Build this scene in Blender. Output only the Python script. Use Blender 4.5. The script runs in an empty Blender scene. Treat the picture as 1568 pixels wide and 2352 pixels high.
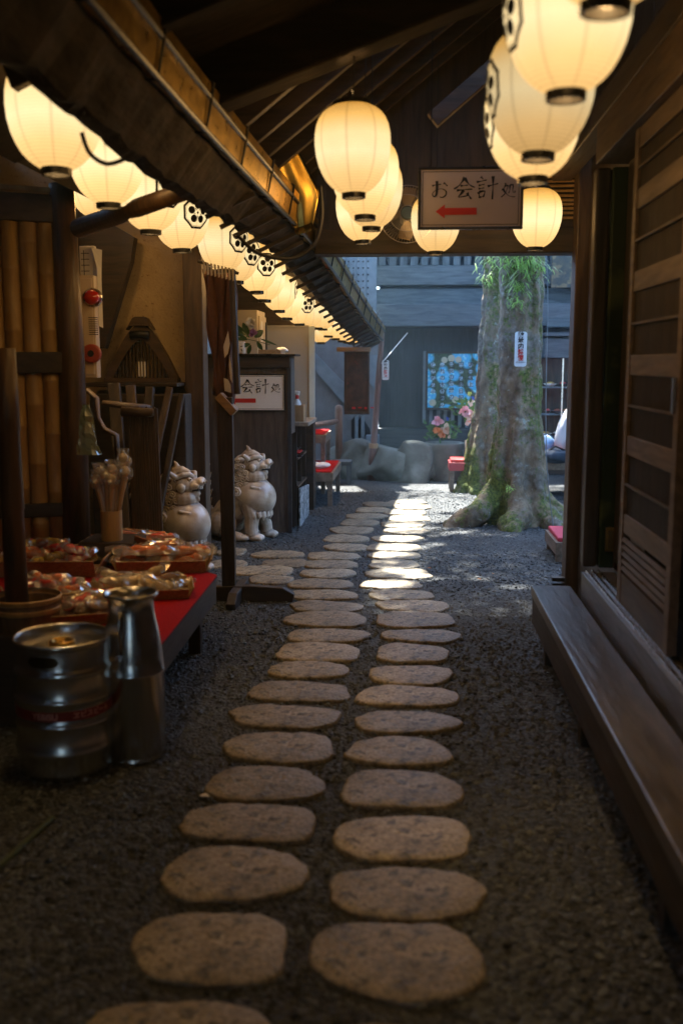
import bpy, bmesh, math, random
from mathutils import Vector, Matrix, noise
R = math.radians
scene = bpy.context.scene
col = scene.collection
random.seed(7)

# ---------------------------------------------------------------- camera
YAW, PITCH, FOC = R(3.88), R(8.53), 35.0
cam_d = bpy.data.cameras.new("camera")
cam = bpy.data.objects.new("camera", cam_d); col.objects.link(cam)
cam_d.sensor_fit = 'VERTICAL'; cam_d.sensor_height = 36.0; cam_d.lens = FOC
CAM = Vector((0, 0, 1.5))
cam.location = CAM
cam.rotation_euler = (R(90) - PITCH, 0, YAW)
cam_d.clip_start = 0.05; cam_d.clip_end = 400
cam_d.dof.use_dof = True; cam_d.dof.focus_distance = 7.6; cam_d.dof.aperture_fstop = 1.9
scene.camera = cam

# ---------------------------------------------------------------- world, sun, exposure
SUN_EL, SUN_AZ = R(66), R(-14)          # sun beyond the courtyard, a little to the left (azimuth from +Y)
w = bpy.data.worlds.new("World"); scene.world = w; w.use_nodes = True
nt = w.node_tree; nt.nodes.clear()
sky = nt.nodes.new('ShaderNodeTexSky'); sky.sky_type = 'NISHITA'; sky.sun_disc = False
sky.ozone_density = 4.0; sky.sun_elevation = SUN_EL; sky.sun_rotation = SUN_AZ
bg = nt.nodes.new('ShaderNodeBackground'); bg.inputs[1].default_value = 0.15
out = nt.nodes.new('ShaderNodeOutputWorld')
nt.links.new(sky.outputs[0], bg.inputs[0]); nt.links.new(bg.outputs[0], out.inputs[0])
SUN_DIR = Vector((math.sin(SUN_AZ) * math.cos(SUN_EL), math.cos(SUN_AZ) * math.cos(SUN_EL), math.sin(SUN_EL)))
sd = bpy.data.lights.new("sun", 'SUN'); sd.energy = 4.2; sd.angle = R(0.9); sd.color = (1, .96, .90)
so = bpy.data.objects.new("sun", sd); col.objects.link(so)
so.rotation_euler = SUN_DIR.to_track_quat('Z', 'Y').to_euler()
scene.view_settings.view_transform = 'Standard'; scene.view_settings.look = 'None'
scene.view_settings.exposure = 3.1; scene.view_settings.gamma = 1
scene.render.engine = 'CYCLES'
scene.cycles.max_bounces = 6; scene.cycles.diffuse_bounces = 3; scene.cycles.glossy_bounces = 3
scene.cycles.transparent_max_bounces = 12; scene.cycles.caustics_reflective = False
scene.cycles.sample_clamp_indirect = 3
scene.cycles.use_denoising = True

# ---------------------------------------------------------------- photo pixel (1568 wide) -> point in the place
_F = Vector((-math.sin(YAW) * math.cos(PITCH), math.cos(YAW) * math.cos(PITCH), -math.sin(PITCH)))
_Rt = Vector((math.cos(YAW), math.sin(YAW), 0)); _Up = _Rt.cross(_F)
def at(px, py, x=None, y=None, z=None):
    f = FOC / 36.0 * 2352
    d = _F + _Rt * ((px - 784) / f) - _Up * ((py - 1176) / f)
    if y is not None: t = (y - CAM.y) / d.y
    elif x is not None: t = (x - CAM.x) / d.x
    else: t = (z - CAM.z) / d.z
    return CAM + d * t

# ---------------------------------------------------------------- materials
MATS = {}
def mat(name, c1, c2=None, rough=.7, scale=6.0, stretch=(1, 1, 1), bump=.0, bscale=None, metal=0.0, spec=.5,
        kind='noise', contrast=(.35, .65), detail=6, coat=0, trans=0, dist=0.0, c3=None, c3at=.62, c3scale=2.0):
    if name in MATS: return MATS[name]
    m = bpy.data.materials.new(name); m.use_nodes = True; n = m.node_tree.nodes; l = m.node_tree.links
    b = n['Principled BSDF']
    b.inputs['Roughness'].default_value = rough; b.inputs['Metallic'].default_value = metal
    b.inputs['Specular IOR Level'].default_value = spec
    b.inputs['Coat Weight'].default_value = coat; b.inputs['Transmission Weight'].default_value = trans
    if c2 is None: c2 = tuple(v * .8 for v in c1)
    tc = n.new('ShaderNodeTexCoord'); mp = n.new('ShaderNodeMapping'); mp.inputs['Scale'].default_value = stretch
    l.new(tc.outputs['Object'], mp.inputs[0])
    if kind == 'noise':
        t = n.new('ShaderNodeTexNoise'); t.inputs['Scale'].default_value = scale; t.inputs['Detail'].default_value = detail
        t.inputs['Distortion'].default_value = dist
        t.inputs['Roughness'].default_value = .62
        fac = t.outputs['Fac']
    else:
        t = n.new('ShaderNodeTexVoronoi'); t.inputs['Scale'].default_value = scale
        fac = t.outputs['Color'] if kind == 'cells' else t.outputs['Distance']
    l.new(mp.outputs[0], t.inputs['Vector'])
    r = n.new('ShaderNodeValToRGB'); r.color_ramp.elements[0].position = contrast[0]; r.color_ramp.elements[1].position = contrast[1]
    r.color_ramp.elements[0].color = (*c1, 1); r.color_ramp.elements[1].color = (*c2, 1)
    l.new(fac, r.inputs[0]); cout = r.outputs[0]
    if c3 is not None:
        t3 = n.new('ShaderNodeTexNoise'); t3.inputs['Scale'].default_value = c3scale; t3.inputs['Detail'].default_value = 5
        l.new(tc.outputs['Object'], t3.inputs['Vector'])
        r3 = n.new('ShaderNodeValToRGB'); r3.color_ramp.elements[0].position = c3at - .06; r3.color_ramp.elements[1].position = c3at + .06
        l.new(t3.outputs['Fac'], r3.inputs[0])
        mx = n.new('ShaderNodeMixRGB'); mx.inputs[2].default_value = (*c3, 1)
        l.new(r3.outputs[0], mx.inputs[0]); l.new(cout, mx.inputs[1]); cout = mx.outputs[0]
    l.new(cout, b.inputs['Base Color'])
    if bump:
        tb = n.new('ShaderNodeTexNoise'); tb.inputs['Scale'].default_value = bscale or scale * 2; tb.inputs['Detail'].default_value = 6
        l.new(mp.outputs[0], tb.inputs['Vector'])
        bp = n.new('ShaderNodeBump'); bp.inputs['Strength'].default_value = bump; bp.inputs['Distance'].default_value = .01
        l.new(tb.outputs['Fac'], bp.inputs['Height']); l.new(bp.outputs[0], b.inputs['Normal'])
        # uneven gloss
        rr = n.new('ShaderNodeMapRange'); rr.inputs[3].default_value = max(.05, rough - .12); rr.inputs[4].default_value = min(1, rough + .15)
        l.new(tb.outputs['Fac'], rr.inputs[0]); l.new(rr.outputs[0], b.inputs['Roughness'])
    MATS[name] = m
    return m
def wood(name, c1, c2, axis='z', rough=.55, bump=.35, **k):
    st = {'x': (.12, 1, 1), 'y': (1, .12, 1), 'z': (1, 1, .12)}[axis]
    return mat(name + axis, c1, c2, rough=rough, scale=22, stretch=st, bump=bump, bscale=45, dist=.6, **k)
DK1, DK2 = (.016, .011, .007), (.048, .031, .018)
def roofw(axis='z'): return wood('sooty_wood_', (.006, .0045, .003), (.018, .012, .008), axis, rough=.85, spec=.15)  # darkest wood tone, for roof timbers and door panels
def dark(axis='z'): return wood('dark_wood_', DK1, DK2, axis)
def mid(axis='z'): return wood('brown_wood_', (.034, .021, .012), (.092, .057, .031), axis)
def grey(axis='x'): return wood('weathered_wood_', (.040, .056, .066), (.105, .135, .150), axis, rough=.6)
def pale(axis='z'): return wood('pale_wood_', (.30, .19, .10), (.48, .33, .18), axis)
M_black = mat('black_lacquer', (.012, .011, .01), (.02, .018, .016), rough=.28, bump=.05)
M_ink = mat('black_ink', (.012, .012, .012), (.016, .016, .016), rough=.7)
M_red = mat('red_felt', (.42, .012, .012), (.30, .007, .009), rough=.95, scale=60, bump=.3, spec=.1)
M_redpaint = mat('red_paint', (.55, .02, .015), (.5, .02, .015), rough=.5)
M_white = mat('white_board', (.74, .72, .68), (.66, .64, .6), rough=.5, scale=4)
M_steel = mat('brushed_steel', (.5, .49, .47), (.44, .43, .41), rough=.24, scale=30, stretch=(1, 1, .1), metal=1, bump=.02, bscale=60)
M_copper = mat('weathered_copper', (.56, .37, .10), (.30, .19, .055), rough=.30, scale=9, metal=.9, bump=.1, bscale=20)
M_brass = mat('brass', (.6, .38, .1), (.42, .26, .07), rough=.3, metal=1, scale=8)
M_iron = mat('dark_iron', (.02, .02, .02), (.035, .033, .03), rough=.5, metal=.6)
M_cable = mat('black_cable', (.01, .01, .01), (.014, .013, .012), rough=.6)
M_plaster = mat('ochre_plaster', (.44, .34, .20), (.35, .265, .15), rough=.92, scale=5, bump=.5, bscale=70, c3=(.22, .13, .06), c3at=.66, c3scale=40)
M_concrete = mat('concrete', (.20, .215, .22), (.13, .14, .145), rough=.85, scale=3, bump=.3, bscale=20)
M_greyp = mat('painted_grey_wood', (.20, .25, .28), (.14, .18, .20), rough=.7, scale=5, bump=.2)
M_bamboo = wood('bamboo_', (.30, .175, .06), (.46, .29, .11), 'z', rough=.4, bump=.1)
M_bark = mat('thatch_bark', (.016, .012, .009), (.060, .044, .030), rough=.9, scale=14, stretch=(1, .3, 1), bump=.9, bscale=30)
M_plasticbag = None

# ---------------------------------------------------------------- mesh builder
class MB:
    def __init__(s): s.v = []; s.f = []
    def add(s, vs, fs):
        k = len(s.v); s.v += [tuple(p) for p in vs]; s.f += [tuple(i + k for i in f) for f in fs]; return s
    def box(s, a, b):
        x0, y0, z0 = a; x1, y1, z1 = b
        return s.add([(x0, y0, z0), (x1, y0, z0), (x1, y1, z0), (x0, y1, z0), (x0, y0, z1), (x1, y0, z1), (x1, y1, z1), (x0, y1, z1)],
                     [(0, 3, 2, 1), (4, 5, 6, 7), (0, 1, 5, 4), (1, 2, 6, 5), (2, 3, 7, 6), (3, 0, 4, 7)])
    def bar(s, p, q, wd, ht, up=(0, 0, 1)):
        p, q = Vector(p), Vector(q); d = (q - p).normalized(); up = Vector(up)
        if abs(d.dot(up)) > .98: up = Vector((1, 0, 0))
        sd_ = d.cross(up).normalized(); u = sd_.cross(d)
        a = sd_ * wd / 2; b = u * ht / 2
        vs = [p - a - b, p + a - b, p + a + b, p - a + b, q - a - b, q + a - b, q + a + b, q - a + b]
        return s.add(vs, [(0, 1, 2, 3), (7, 6, 5, 4), (4, 5, 1, 0), (5, 6, 2, 1), (6, 7, 3, 2), (7, 4, 0, 3)])
    def tube(s, pts, rad, n=8, cap=True, flat=1.0):
        pts = [Vector(p) for p in pts]; m = len(pts)
        if not hasattr(rad, '__len__'): rad = [rad] * m
        vs = []; fs = []; prev = None
        for i, p in enumerate(pts):
            d = (pts[min(i + 1, m - 1)] - pts[max(i - 1, 0)])
            d = d.normalized() if d.length > 1e-9 else Vector((0, 0, 1))
            if prev is None:
                u = Vector((0, 0, 1)) if abs(d.z) < .9 else Vector((1, 0, 0)); a = d.cross(u).normalized()
            else: a = (prev - d * prev.dot(d)).normalized()
            prev = a; b = d.cross(a)
            for k in range(n):
                t = 2 * math.pi * k / n
                vs.append(p + (a * math.cos(t) + b * math.sin(t) * flat) * rad[i])
        for i in range(m - 1):
            for k in range(n):
                k2 = (k + 1) % n
                fs.append((i * n + k, i * n + k2, (i + 1) * n + k2, (i + 1) * n + k))
        if cap: fs.append(tuple(range(n - 1, -1, -1))); fs.append(tuple((m - 1) * n + k for k in range(n)))
        return s.add(vs, fs)
    def lathe(s, prof, c=(0, 0, 0), n=32, cap=False):
        vs = []; fs = []; m = len(prof)
        for r, z in prof:
            for k in range(n):
                t = 2 * math.pi * k / n; vs.append((c[0] + r * math.cos(t), c[1] + r * math.sin(t), c[2] + z))
        for i in range(m - 1):
            for k in range(n):
                k2 = (k + 1) % n; fs.append((i * n + k, i * n + k2, (i + 1) * n + k2, (i + 1) * n + k))
        if cap: fs.append(tuple(range(n - 1, -1, -1))); fs.append(tuple((m - 1) * n + k for k in range(n)))
        return s.add(vs, fs)
    def prism(s, poly, o, u, v, t):      # polygon in plane (u, v) at o, extruded by vector t
        o, u, v, t = map(Vector, (o, u, v, t)); n = len(poly)
        a = [o + u * p[0] + v * p[1] for p in poly]
        return s.add(a + [p + t for p in a], [tuple(range(n)), tuple(range(2 * n - 1, n - 1, -1))] +
                     [(i, i + n, (i + 1) % n + n, (i + 1) % n) for i in range(n)])
    def sweep(s, secs):                   # list of cross-sections (same number of points)
        n = len(secs[0]); vs = [p for c in secs for p in c]; fs = []
        for i in range(len(secs) - 1):
            for k in range(n):
                k2 = (k + 1) % n; fs.append((i * n + k, i * n + k2, (i + 1) * n + k2, (i + 1) * n + k))
        fs.append(tuple(range(n - 1, -1, -1))); m = len(secs) - 1; fs.append(tuple(m * n + k for k in range(n)))
        return s.add(vs, fs)
    def ell(s, c, r, seg=14, rings=9, rot=None):
        c = Vector(c)
        if not hasattr(r, '__len__'): r = (r, r, r)
        vs = []; fs = []
        for i in range(rings + 1):
            ph = math.pi * i / rings
            for k in range(seg):
                t = 2 * math.pi * k / seg
                p = Vector((r[0] * math.sin(ph) * math.cos(t), r[1] * math.sin(ph) * math.sin(t), r[2] * math.cos(ph)))
                if rot: p = rot @ p
                vs.append(c + p)
        for i in range(rings):
            for k in range(seg):
                k2 = (k + 1) % seg; fs.append((i * seg + k, (i + 1) * seg + k, (i + 1) * seg + k2, i * seg + k2))
        return s.add(vs, fs)
    def build(s, name, m=None, parent=None, smooth=False, bevel=0, loc=None):
        me = bpy.data.meshes.new(name); vs = s.v
        if loc is not None: vs = [(p[0] - loc[0], p[1] - loc[1], p[2] - loc[2]) for p in vs]
        me.from_pydata(vs, [], s.f); me.update()
        bm = bmesh.new(); bm.from_mesh(me); bmesh.ops.recalc_face_normals(bm, faces=bm.faces); bm.to_mesh(me); bm.free()
        if smooth:
            me.polygons.foreach_set('use_smooth', [True] * len(me.polygons))
        if m: me.materials.append(m)
        o = bpy.data.objects.new(name, me); col.objects.link(o)
        if parent is not None:
            o.parent = parent
            if loc is None: o.location = -Vector(parent.get('_base', (0, 0, 0)))
        if loc is not None and parent is None: o.location = loc
        if bevel:
            b = o.modifiers.new('bevel', 'BEVEL'); b.width = bevel; b.segments = 2; b.limit_method = 'ANGLE'
        return o
BASES = {}
def tag(o, label=None, cat=None, group=None, kind=None):
    if label: o['label'] = label
    if cat: o['category'] = cat
    if group: o['group'] = group
    if kind: o['kind'] = kind
    return o
def thing(name, label, cat, loc=(0, 0, 0), group=None, rz=0):
    o = bpy.data.objects.new(name, None); col.objects.link(o); o.empty_display_size = .05
    o.location = loc; o.rotation_euler = (0, 0, rz)
    return tag(o, label, cat, group)
class T:
    """a thing whose parts are given in world coordinates; its empty stands at base"""
    def __init__(s, name, label, cat, base, group=None):
        s.base = Vector(base); s.o = thing(name, label, cat, s.base, group)
    def part(s, name, mb, m, parent=None, smooth=False, bevel=0, label=None):
        o = mb.build(name, m, None, smooth, bevel)
        me = o.data; me.transform(Matrix.Translation(-s.base)); o.parent = parent or s.o
        if label: o['label'] = label
        return o
def copy_tree(o, parent=None):
    c = o.copy(); col.objects.link(c)
    if parent is not None: c.parent = parent
    for ch in list(o.children): copy_tree(ch, c)
    return c
def subdiv_noise(me, amp, sc, seed=0):
    for v in me.vertices:
        p = Vector(v.co); v.co = p + noise.noise_vector(p * sc + Vector((seed, seed * 2.3, 0))) * amp

def text_mesh(s, size, m, parent, loc, rot, name='lettering', vertical=False, bold=.0, label=None):
    cu = bpy.data.curves.new(name, 'FONT'); cu.body = '\n'.join(s) if vertical else s
    cu.size = size; cu.align_x = 'CENTER'; cu.align_y = 'CENTER'; cu.extrude = .001; cu.offset = bold
    if vertical: cu.space_line = .82
    o = bpy.data.objects.new(name, cu); col.objects.link(o)
    bpy.context.view_layer.update()
    me = bpy.data.meshes.new_from_object(o.evaluated_get(bpy.context.evaluated_depsgraph_get()))
    bpy.data.objects.remove(o)
    me.materials.clear(); me.materials.append(m)
    t = bpy.data.objects.new(name, me); col.objects.link(t); t.parent = parent; t.location = loc; t.rotation_euler = rot
    return t
# brush characters: polylines with stroke widths in a unit square
BR = {
 'o': [[(.06, .70), (.30, .76), (.58, .79)], [(.33, .97), (.33, .6), (.31, .25), (.2, .10), (.08, .2), (.14, .36), (.38, .5), (.66, .52), (.86, .38), (.84, .18), (.66, .05), (.5, .08)], [(.72, .86), (.84, .78), (.93, .68)]],
 'kai': [[(.52, 1.0), (.4, .8), (.22, .6), (.03, .48)], [(.52, .97), (.66, .76), (.82, .62), (1.0, .55)], [(.33, .62), (.68, .65)], [(.16, .42), (.5, .45), (.88, .47)], [(.48, .43), (.36, .26), (.24, .12), (.46, .14), (.74, .2)], [(.64, .3), (.74, .16), (.84, .02)]],
 'kei': [[(.2, 1.0), (.3, .9)], [(.0, .76), (.25, .8), (.48, .86)], [(.1, .6), (.38, .65)], [(.1, .45), (.36, .49)], [(.1, .3), (.13, .15), (.15, .02)], [(.12, .3), (.38, .34), (.36, .18), (.33, .06)], [(.15, .06), (.36, .09)], [(.52, .56), (.78, .62), (1.02, .68)], [(.77, 1.02), (.77, .5), (.75, -.05)]],
 'sho': [[(.34, .98), (.26, .74), (.06, .5)], [(.24, .76), (.48, .82), (.4, .5), (.24, .22), (.02, .04)], [(.14, .62), (.3, .36), (.56, .14), (.8, .06), (1.02, .06)], [(.62, .84), (.62, .5), (.54, .3)], [(.62, .84), (.84, .86), (.83, .5), (.86, .36), (.98, .36), (.98, .48)]],
}
def brush(mb, ch, o, u, v, n, size, wd=.085):
    """strokes as flat ribbons 2 mm proud"""
    o, u, v, n = Vector(o), Vector(u).normalized(), Vector(v).normalized(), Vector(n).normalized()
    for kk, st in enumerate(BR[ch]):
        pts = []
        m = len(st)
        for i in range(m - 1):           # catmull-ish smoothing
            p0 = Vector(st[max(i - 1, 0)]); p1 = Vector(st[i]); p2 = Vector(st[i + 1]); p3 = Vector(st[min(i + 2, m - 1)])
            for q in range(6):
                t = q / 6
                pts.append(.5 * ((2 * p1) + (p2 - p0) * t + (2 * p0 - 5 * p1 + 4 * p2 - p3) * t * t + (3 * p1 - p0 - 3 * p2 + p3) * t ** 3))
        pts.append(Vector(st[-1])); L = len(pts); vs = []
        for i, p in enumerate(pts):
            d = (pts[min(i + 1, L - 1)] - pts[max(i - 1, 0)]); d = d.normalized() if d.length > 0 else Vector((1, 0))
            nn = Vector((-d.y, d.x)); t = i / (L - 1)
            wv = wd * (.62 + .38 * math.cos(t * 2 * math.pi)) * (1.0 if t < .6 else 1.0 - (t - .6) * 1.6) * (.75 if abs(d.y) < .4 else 1)
            for sg in (-1, 1):
                q = (p + nn * wv * .5 * sg) * size
                vs.append(o + u * q.x + v * q.y + n * (.0025 + .0002 * kk))
        mb.add(vs, [(2 * i, 2 * i + 1, 2 * i + 3, 2 * i + 2) for i in range(L - 1)])
    return mb
# ================================================================ GROUND
def ground_mat():
    m = bpy.data.materials.new('gravel_ground'); m.use_nodes = True; n = m.node_tree.nodes; l = m.node_tree.links
    b = n['Principled BSDF']; tc = n.new('ShaderNodeTexCoord')
    v = n.new('ShaderNodeTexVoronoi'); v.inputs['Scale'].default_value = 62
    ns = n.new('ShaderNodeTexNoise'); ns.inputs['Scale'].default_value = 1.3; ns.inputs['Detail'].default_value = 7
    l.new(tc.outputs['Object'], v.inputs['Vector']); l.new(tc.outputs['Object'], ns.inputs['Vector'])
    r = n.new('ShaderNodeValToRGB'); e = r.color_ramp.elements
    e[0].position = .0; e[0].color = (.008, .010, .0105, 1); e[1].position = 1; e[1].color = (.085, .097, .098, 1)
    sp = n.new('ShaderNodeSeparateColor'); l.new(v.outputs['Color'], sp.inputs[0]); l.new(sp.outputs[0], r.inputs[0])
    mx = n.new('ShaderNodeMixRGB'); mx.blend_type = 'MULTIPLY'; mx.inputs[0].default_value = 1
    r2 = n.new('ShaderNodeValToRGB'); r2.color_ramp.elements[0].color = (.55, .52, .48, 1); r2.color_ramp.elements[1].color = (1, 1, 1, 1)
    r2.color_ramp.elements[0].position = .38; r2.color_ramp.elements[1].position = .6
    l.new(ns.outputs['Fac'], r2.inputs[0]); l.new(r.outputs[0], mx.inputs[1]); l.new(r2.outputs[0], mx.inputs[2])
    l.new(mx.outputs[0], b.inputs['Base Color']); b.inputs['Roughness'].default_value = .75
    bp = n.new('ShaderNodeBump'); bp.inputs['Strength'].default_value = 1; bp.inputs['Distance'].default_value = .012; bp.invert = True
    l.new(v.outputs['Distance'], bp.inputs['Height']); l.new(bp.outputs[0], b.inputs['Normal'])
    return m
M_ground = ground_mat()
g = MB(); N = 40
xs = [-60, -20, -8] + [-6 + .3 * i for i in range(41)] + [8, 20, 60]
ys = [-60, -20, -8, -5] + [-3.6 + .3 * i for i in range(70)] + [20, 30, 60]
vs = [(x, y, (noise.noise(Vector((x * .9, y * .9, 0))) * .008 if abs(x) < 6 and -4 < y < 16 else 0)) for y in ys for x in xs]
W_ = len(xs)
g.add(vs, [(j * W_ + i, j * W_ + i + 1, (j + 1) * W_ + i + 1, (j + 1) * W_ + i) for j in range(len(ys) - 1) for i in range(W_ - 1)])
tag(g.build('gravel_ground', M_ground, smooth=True), kind='structure')

# stepping stones: (centre x, centre y, width) as seen, two columns
def stone_mat():
    m = mat('stepping_stone', (.35, .29, .19), (.23, .19, .12), rough=.5, scale=4, bump=.8, bscale=48, c3=(.08, .073, .055), c3at=.60, c3scale=28, contrast=(.38, .62))
    n = m.node_tree.nodes; l = m.node_tree.links; b = n['Principled BSDF']; src = b.inputs['Base Color'].links[0].from_socket
    oi = n.new('ShaderNodeObjectInfo'); mr = n.new('ShaderNodeMapRange'); mr.inputs[3].default_value = .62; mr.inputs[4].default_value = 1.12; l.new(oi.outputs['Random'], mr.inputs[0])
    sp = n.new('ShaderNodeTexVoronoi'); sp.inputs['Scale'].default_value = 110; tc = n.new('ShaderNodeTexCoord'); l.new(tc.outputs['Object'], sp.inputs['Vector'])
    sr = n.new('ShaderNodeMapRange'); sr.inputs[3].default_value = .6; sr.inputs[4].default_value = 1.35; sc_ = n.new('ShaderNodeSeparateColor'); l.new(sp.outputs['Color'], sc_.inputs[0]); l.new(sc_.outputs[0], sr.inputs[0])
    mu = n.new('ShaderNodeMath'); mu.operation = 'MULTIPLY'; l.new(mr.outputs[0], mu.inputs[0]); l.new(sr.outputs[0], mu.inputs[1])
    mx = n.new('ShaderNodeVectorMath'); mx.operation = 'SCALE'; l.new(src, mx.inputs[0]); l.new(mu.outputs[0], mx.inputs['Scale']); l.new(mx.outputs[0], b.inputs['Base Color'])
    return m
M_stone = stone_mat()
LEFT = [(418, 2347, 440, 130), (483, 2163, 355, 165), (535, 1995, 325, 130), (576, 1878, 308, 88), (605, 1790, 280, 78), (643, 1708, 248, 70), (652, 1637, 258, 52), (687, 1580, 232, 44),
        (708, 1530, 190, 38), (731, 1490, 194, 41), (752, 1453, 185, 31), (748, 1415, 180, 35), (748, 1387, 176, 25), (742, 1360, 154, 23), (737, 1335, 154, 21), (752, 1311, 130, 20),
        (758, 1291, 134, 18), (764, 1272, 120, 17), (796, 1252, 106, 16), (793, 1232, 105, 16), (808, 1213, 100, 15), (826, 1196, 92, 14), (842, 1181, 92, 12), (856, 1167, 86, 11), (872, 1154, 84, 10)]
RIGHT = [(915, 2400, 330, 120), (916, 2192, 382, 180), (930, 2040, 374, 120), (925, 1915, 320, 100), (921, 1803, 278, 84), (919, 1716, 250, 62), (931, 1650, 244, 52), (935, 1590, 226, 47),
         (941, 1542, 190, 42), (946, 1492, 168, 40), (968, 1453, 184, 30), (954, 1416, 176, 38), (948, 1385, 160, 26), (920, 1360, 154, 22), (897, 1336, 150, 20), (918, 1312, 146, 22),
         (905, 1290, 115, 19), (906, 1270, 118, 17), (904, 1252, 124, 17), (914, 1233, 118, 15), (935, 1215, 104, 14), (925, 1200, 100, 13), (940, 1186, 96, 12), (932, 1173, 92, 11), (945, 1160, 88, 10), (938, 1149, 86, 9)]
SIDE = [(636, 1268, 118, 16), (655, 1288, 110, 17), (604, 1305, 150, 20), (622, 1325, 100, 18), (520, 1290, 90, 18), (530, 1262, 70, 14)]
def stone(cx, cy, wpx, hpx, k, label, grp):
    rnd = random.Random(k * 31 + int(cx))
    c = at(cx, cy, z=.03); l_ = at(cx - wpx / 2, cy, z=.03); r_ = at(cx + wpx / 2, cy, z=.03)
    n_ = at(cx, cy + hpx / 2, z=.03); f_ = at(cx, cy - hpx / 2, z=.03)
    a = (r_.x - l_.x) / 2; b = (f_.y - n_.y) / 2; c = Vector((c.x, (f_.y + n_.y) / 2, 0)); nA = 40
    th0 = 2 * math.pi * rnd.random(); pw = rnd.uniform(2.1, 3.6)
    vs = []
    prof = [(.99, -.04), (1.0, .002), (.993, .010), (.98, .0145), (.95, .017), (.6, .019), (.3, .0195)]
    for (s_, z_) in prof:
        for i in range(nA):
            t = 2 * math.pi * i / nA
            ct, st = math.cos(t), math.sin(t)
            rr = (abs(ct) ** pw + abs(st) ** pw) ** (-1 / pw)
            rr *= 1 + .11 * noise.noise(Vector((ct * 1.4 + k, st * 1.4, 3.1))) + .05 * noise.noise(Vector((ct * 5 + k, st * 5, 1.1))) + .035 * math.sin(2 * t + th0) + .045 * math.sin(3 * t + th0 * 2)
            zz = z_ + (.006 * noise.noise(Vector((ct * s_ * 3 + k * 2, st * s_ * 3, 0))) if z_ > .012 else 0)
            vs.append((a * rr * ct * s_, b * rr * st * s_, zz))
    vs.append((0, 0, .0195)); fs = []
    m_ = len(prof)
    for i in range(m_ - 1):
        for q in range(nA):
            q2 = (q + 1) % nA; fs.append((i * nA + q, i * nA + q2, (i + 1) * nA + q2, (i + 1) * nA + q))
    for q in range(nA): fs.append(((m_ - 1) * nA + q, (m_ - 1) * nA + (q + 1) % nA, m_ * nA))
    mb = MB().add(vs, fs); o = mb.build('stepping_stone', M_stone, smooth=True); o.location = c; o.rotation_euler = (0, 0, rnd.uniform(-.04, .04))
    tag(o, label, 'stepping stone', grp); return (c.x, c.y, a, b)
def ordn(i):
    W = ['nearest', 'second', 'third', 'fourth', 'fifth', 'sixth', 'seventh', 'eighth', 'ninth', 'tenth', 'eleventh', 'twelfth', 'thirteenth', 'fourteenth', 'fifteenth', 'sixteenth', 'seventeenth',
         'eighteenth', 'nineteenth', 'twentieth', 'twenty-first', 'twenty-second', 'twenty-third', 'twenty-fourth', 'twenty-fifth', 'twenty-sixth', 'twenty-seventh']
    return W[i]
STN = []
for i, s_ in enumerate(LEFT): STN.append(stone(*s_, i, f"{ordn(i)} stone from the front in the left file of oval stepping stones", 'stepping stones of the path'))
for i, s_ in enumerate(RIGHT): STN.append(stone(*s_, i + 50, f"{ordn(i)} stone from the front in the right file of oval stepping stones", 'stepping stones of the path'))
for i, s_ in enumerate(SIDE):
    STN.append(stone(*s_, i + 90, ['flat stone left of the path just before the open-mouthed lion\'s paws', 'flat stone left of the path, right behind the front paws level', 'wide flat side stone beside the wooden stand\'s upright', 'nearest flat side stone between the stand foot and path',
                                   'flat side stone left of the wooden stand upright by the sweets', 'farthest side stone at the foot of the seated lions'][i], 'side paving stones by the lions'))
# loose pebbles over the visible gravel: nobody could count them
pv = []; pf = []
rnd = random.Random(3)
octa = [(1, 0, 0), (0, 1, 0), (-1, 0, 0), (0, -1, 0), (0, 0, 1), (0, 0, -1)]
octf = [(0, 1, 4), (1, 2, 4), (2, 3, 4), (3, 0, 4), (1, 0, 5), (2, 1, 5), (3, 2, 5), (0, 3, 5)]
cnt = 0
while cnt < 34000:
    y = 1.6 + 10.2 * rnd.random() ** 1.15; x = rnd.uniform(-1.9, 1.9) if y > 6 else rnd.uniform(-1.7, .85)
    if any(((x - sx) / (sa * 1.02)) ** 2 + ((y - sy) / (sb * 1.02)) ** 2 < 1 for sx, sy, sa, sb in STN): continue
    s_ = rnd.choice((1, 1, 1, 1.5)) * rnd.uniform(.004, .0105); zz = s_ * .35; rt = rnd.uniform(0, 6.28); ca, sa_ = math.cos(rt), math.sin(rt)
    ax, ay, az = s_ * rnd.uniform(.8, 1.5), s_ * rnd.uniform(.7, 1.1), s_ * rnd.uniform(.45, .8)
    k = len(pv); tl = rnd.uniform(-.5, .5)
    for p in octa:
        px_, py_, pz_ = p[0] * ax, p[1] * ay, p[2] * az + p[0] * ax * tl
        pv.append((x + px_ * ca - py_ * sa_, y + px_ * sa_ + py_ * ca, zz + pz_))
    pf += [tuple(i + k for i in f) for f in octf]; cnt += 1
me = bpy.data.meshes.new('gravel'); me.from_pydata(pv, [], pf); me.update()
M_peb = bpy.data.materials.new('pebbles'); M_peb.use_nodes = True
_n = M_peb.node_tree.nodes; _l = M_peb.node_tree.links
_g = _n.new('ShaderNodeNewGeometry'); _r = _n.new('ShaderNodeValToRGB')
_r.color_ramp.elements[0].color = (.010, .013, .0135, 1); _r.color_ramp.elements[1].color = (.125, .142, .145, 1)
_l.new(_g.outputs['Random Per Island'], _r.inputs[0]); _l.new(_r.outputs[0], _n['Principled BSDF'].inputs['Base Color'])
_n['Principled BSDF'].inputs['Roughness'].default_value = .6
me.materials.append(M_peb)
o = bpy.data.objects.new('gravel', me); col.objects.link(o)
tag(o, 'loose grey gravel between the stepping stones', 'gravel', kind='stuff')
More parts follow.
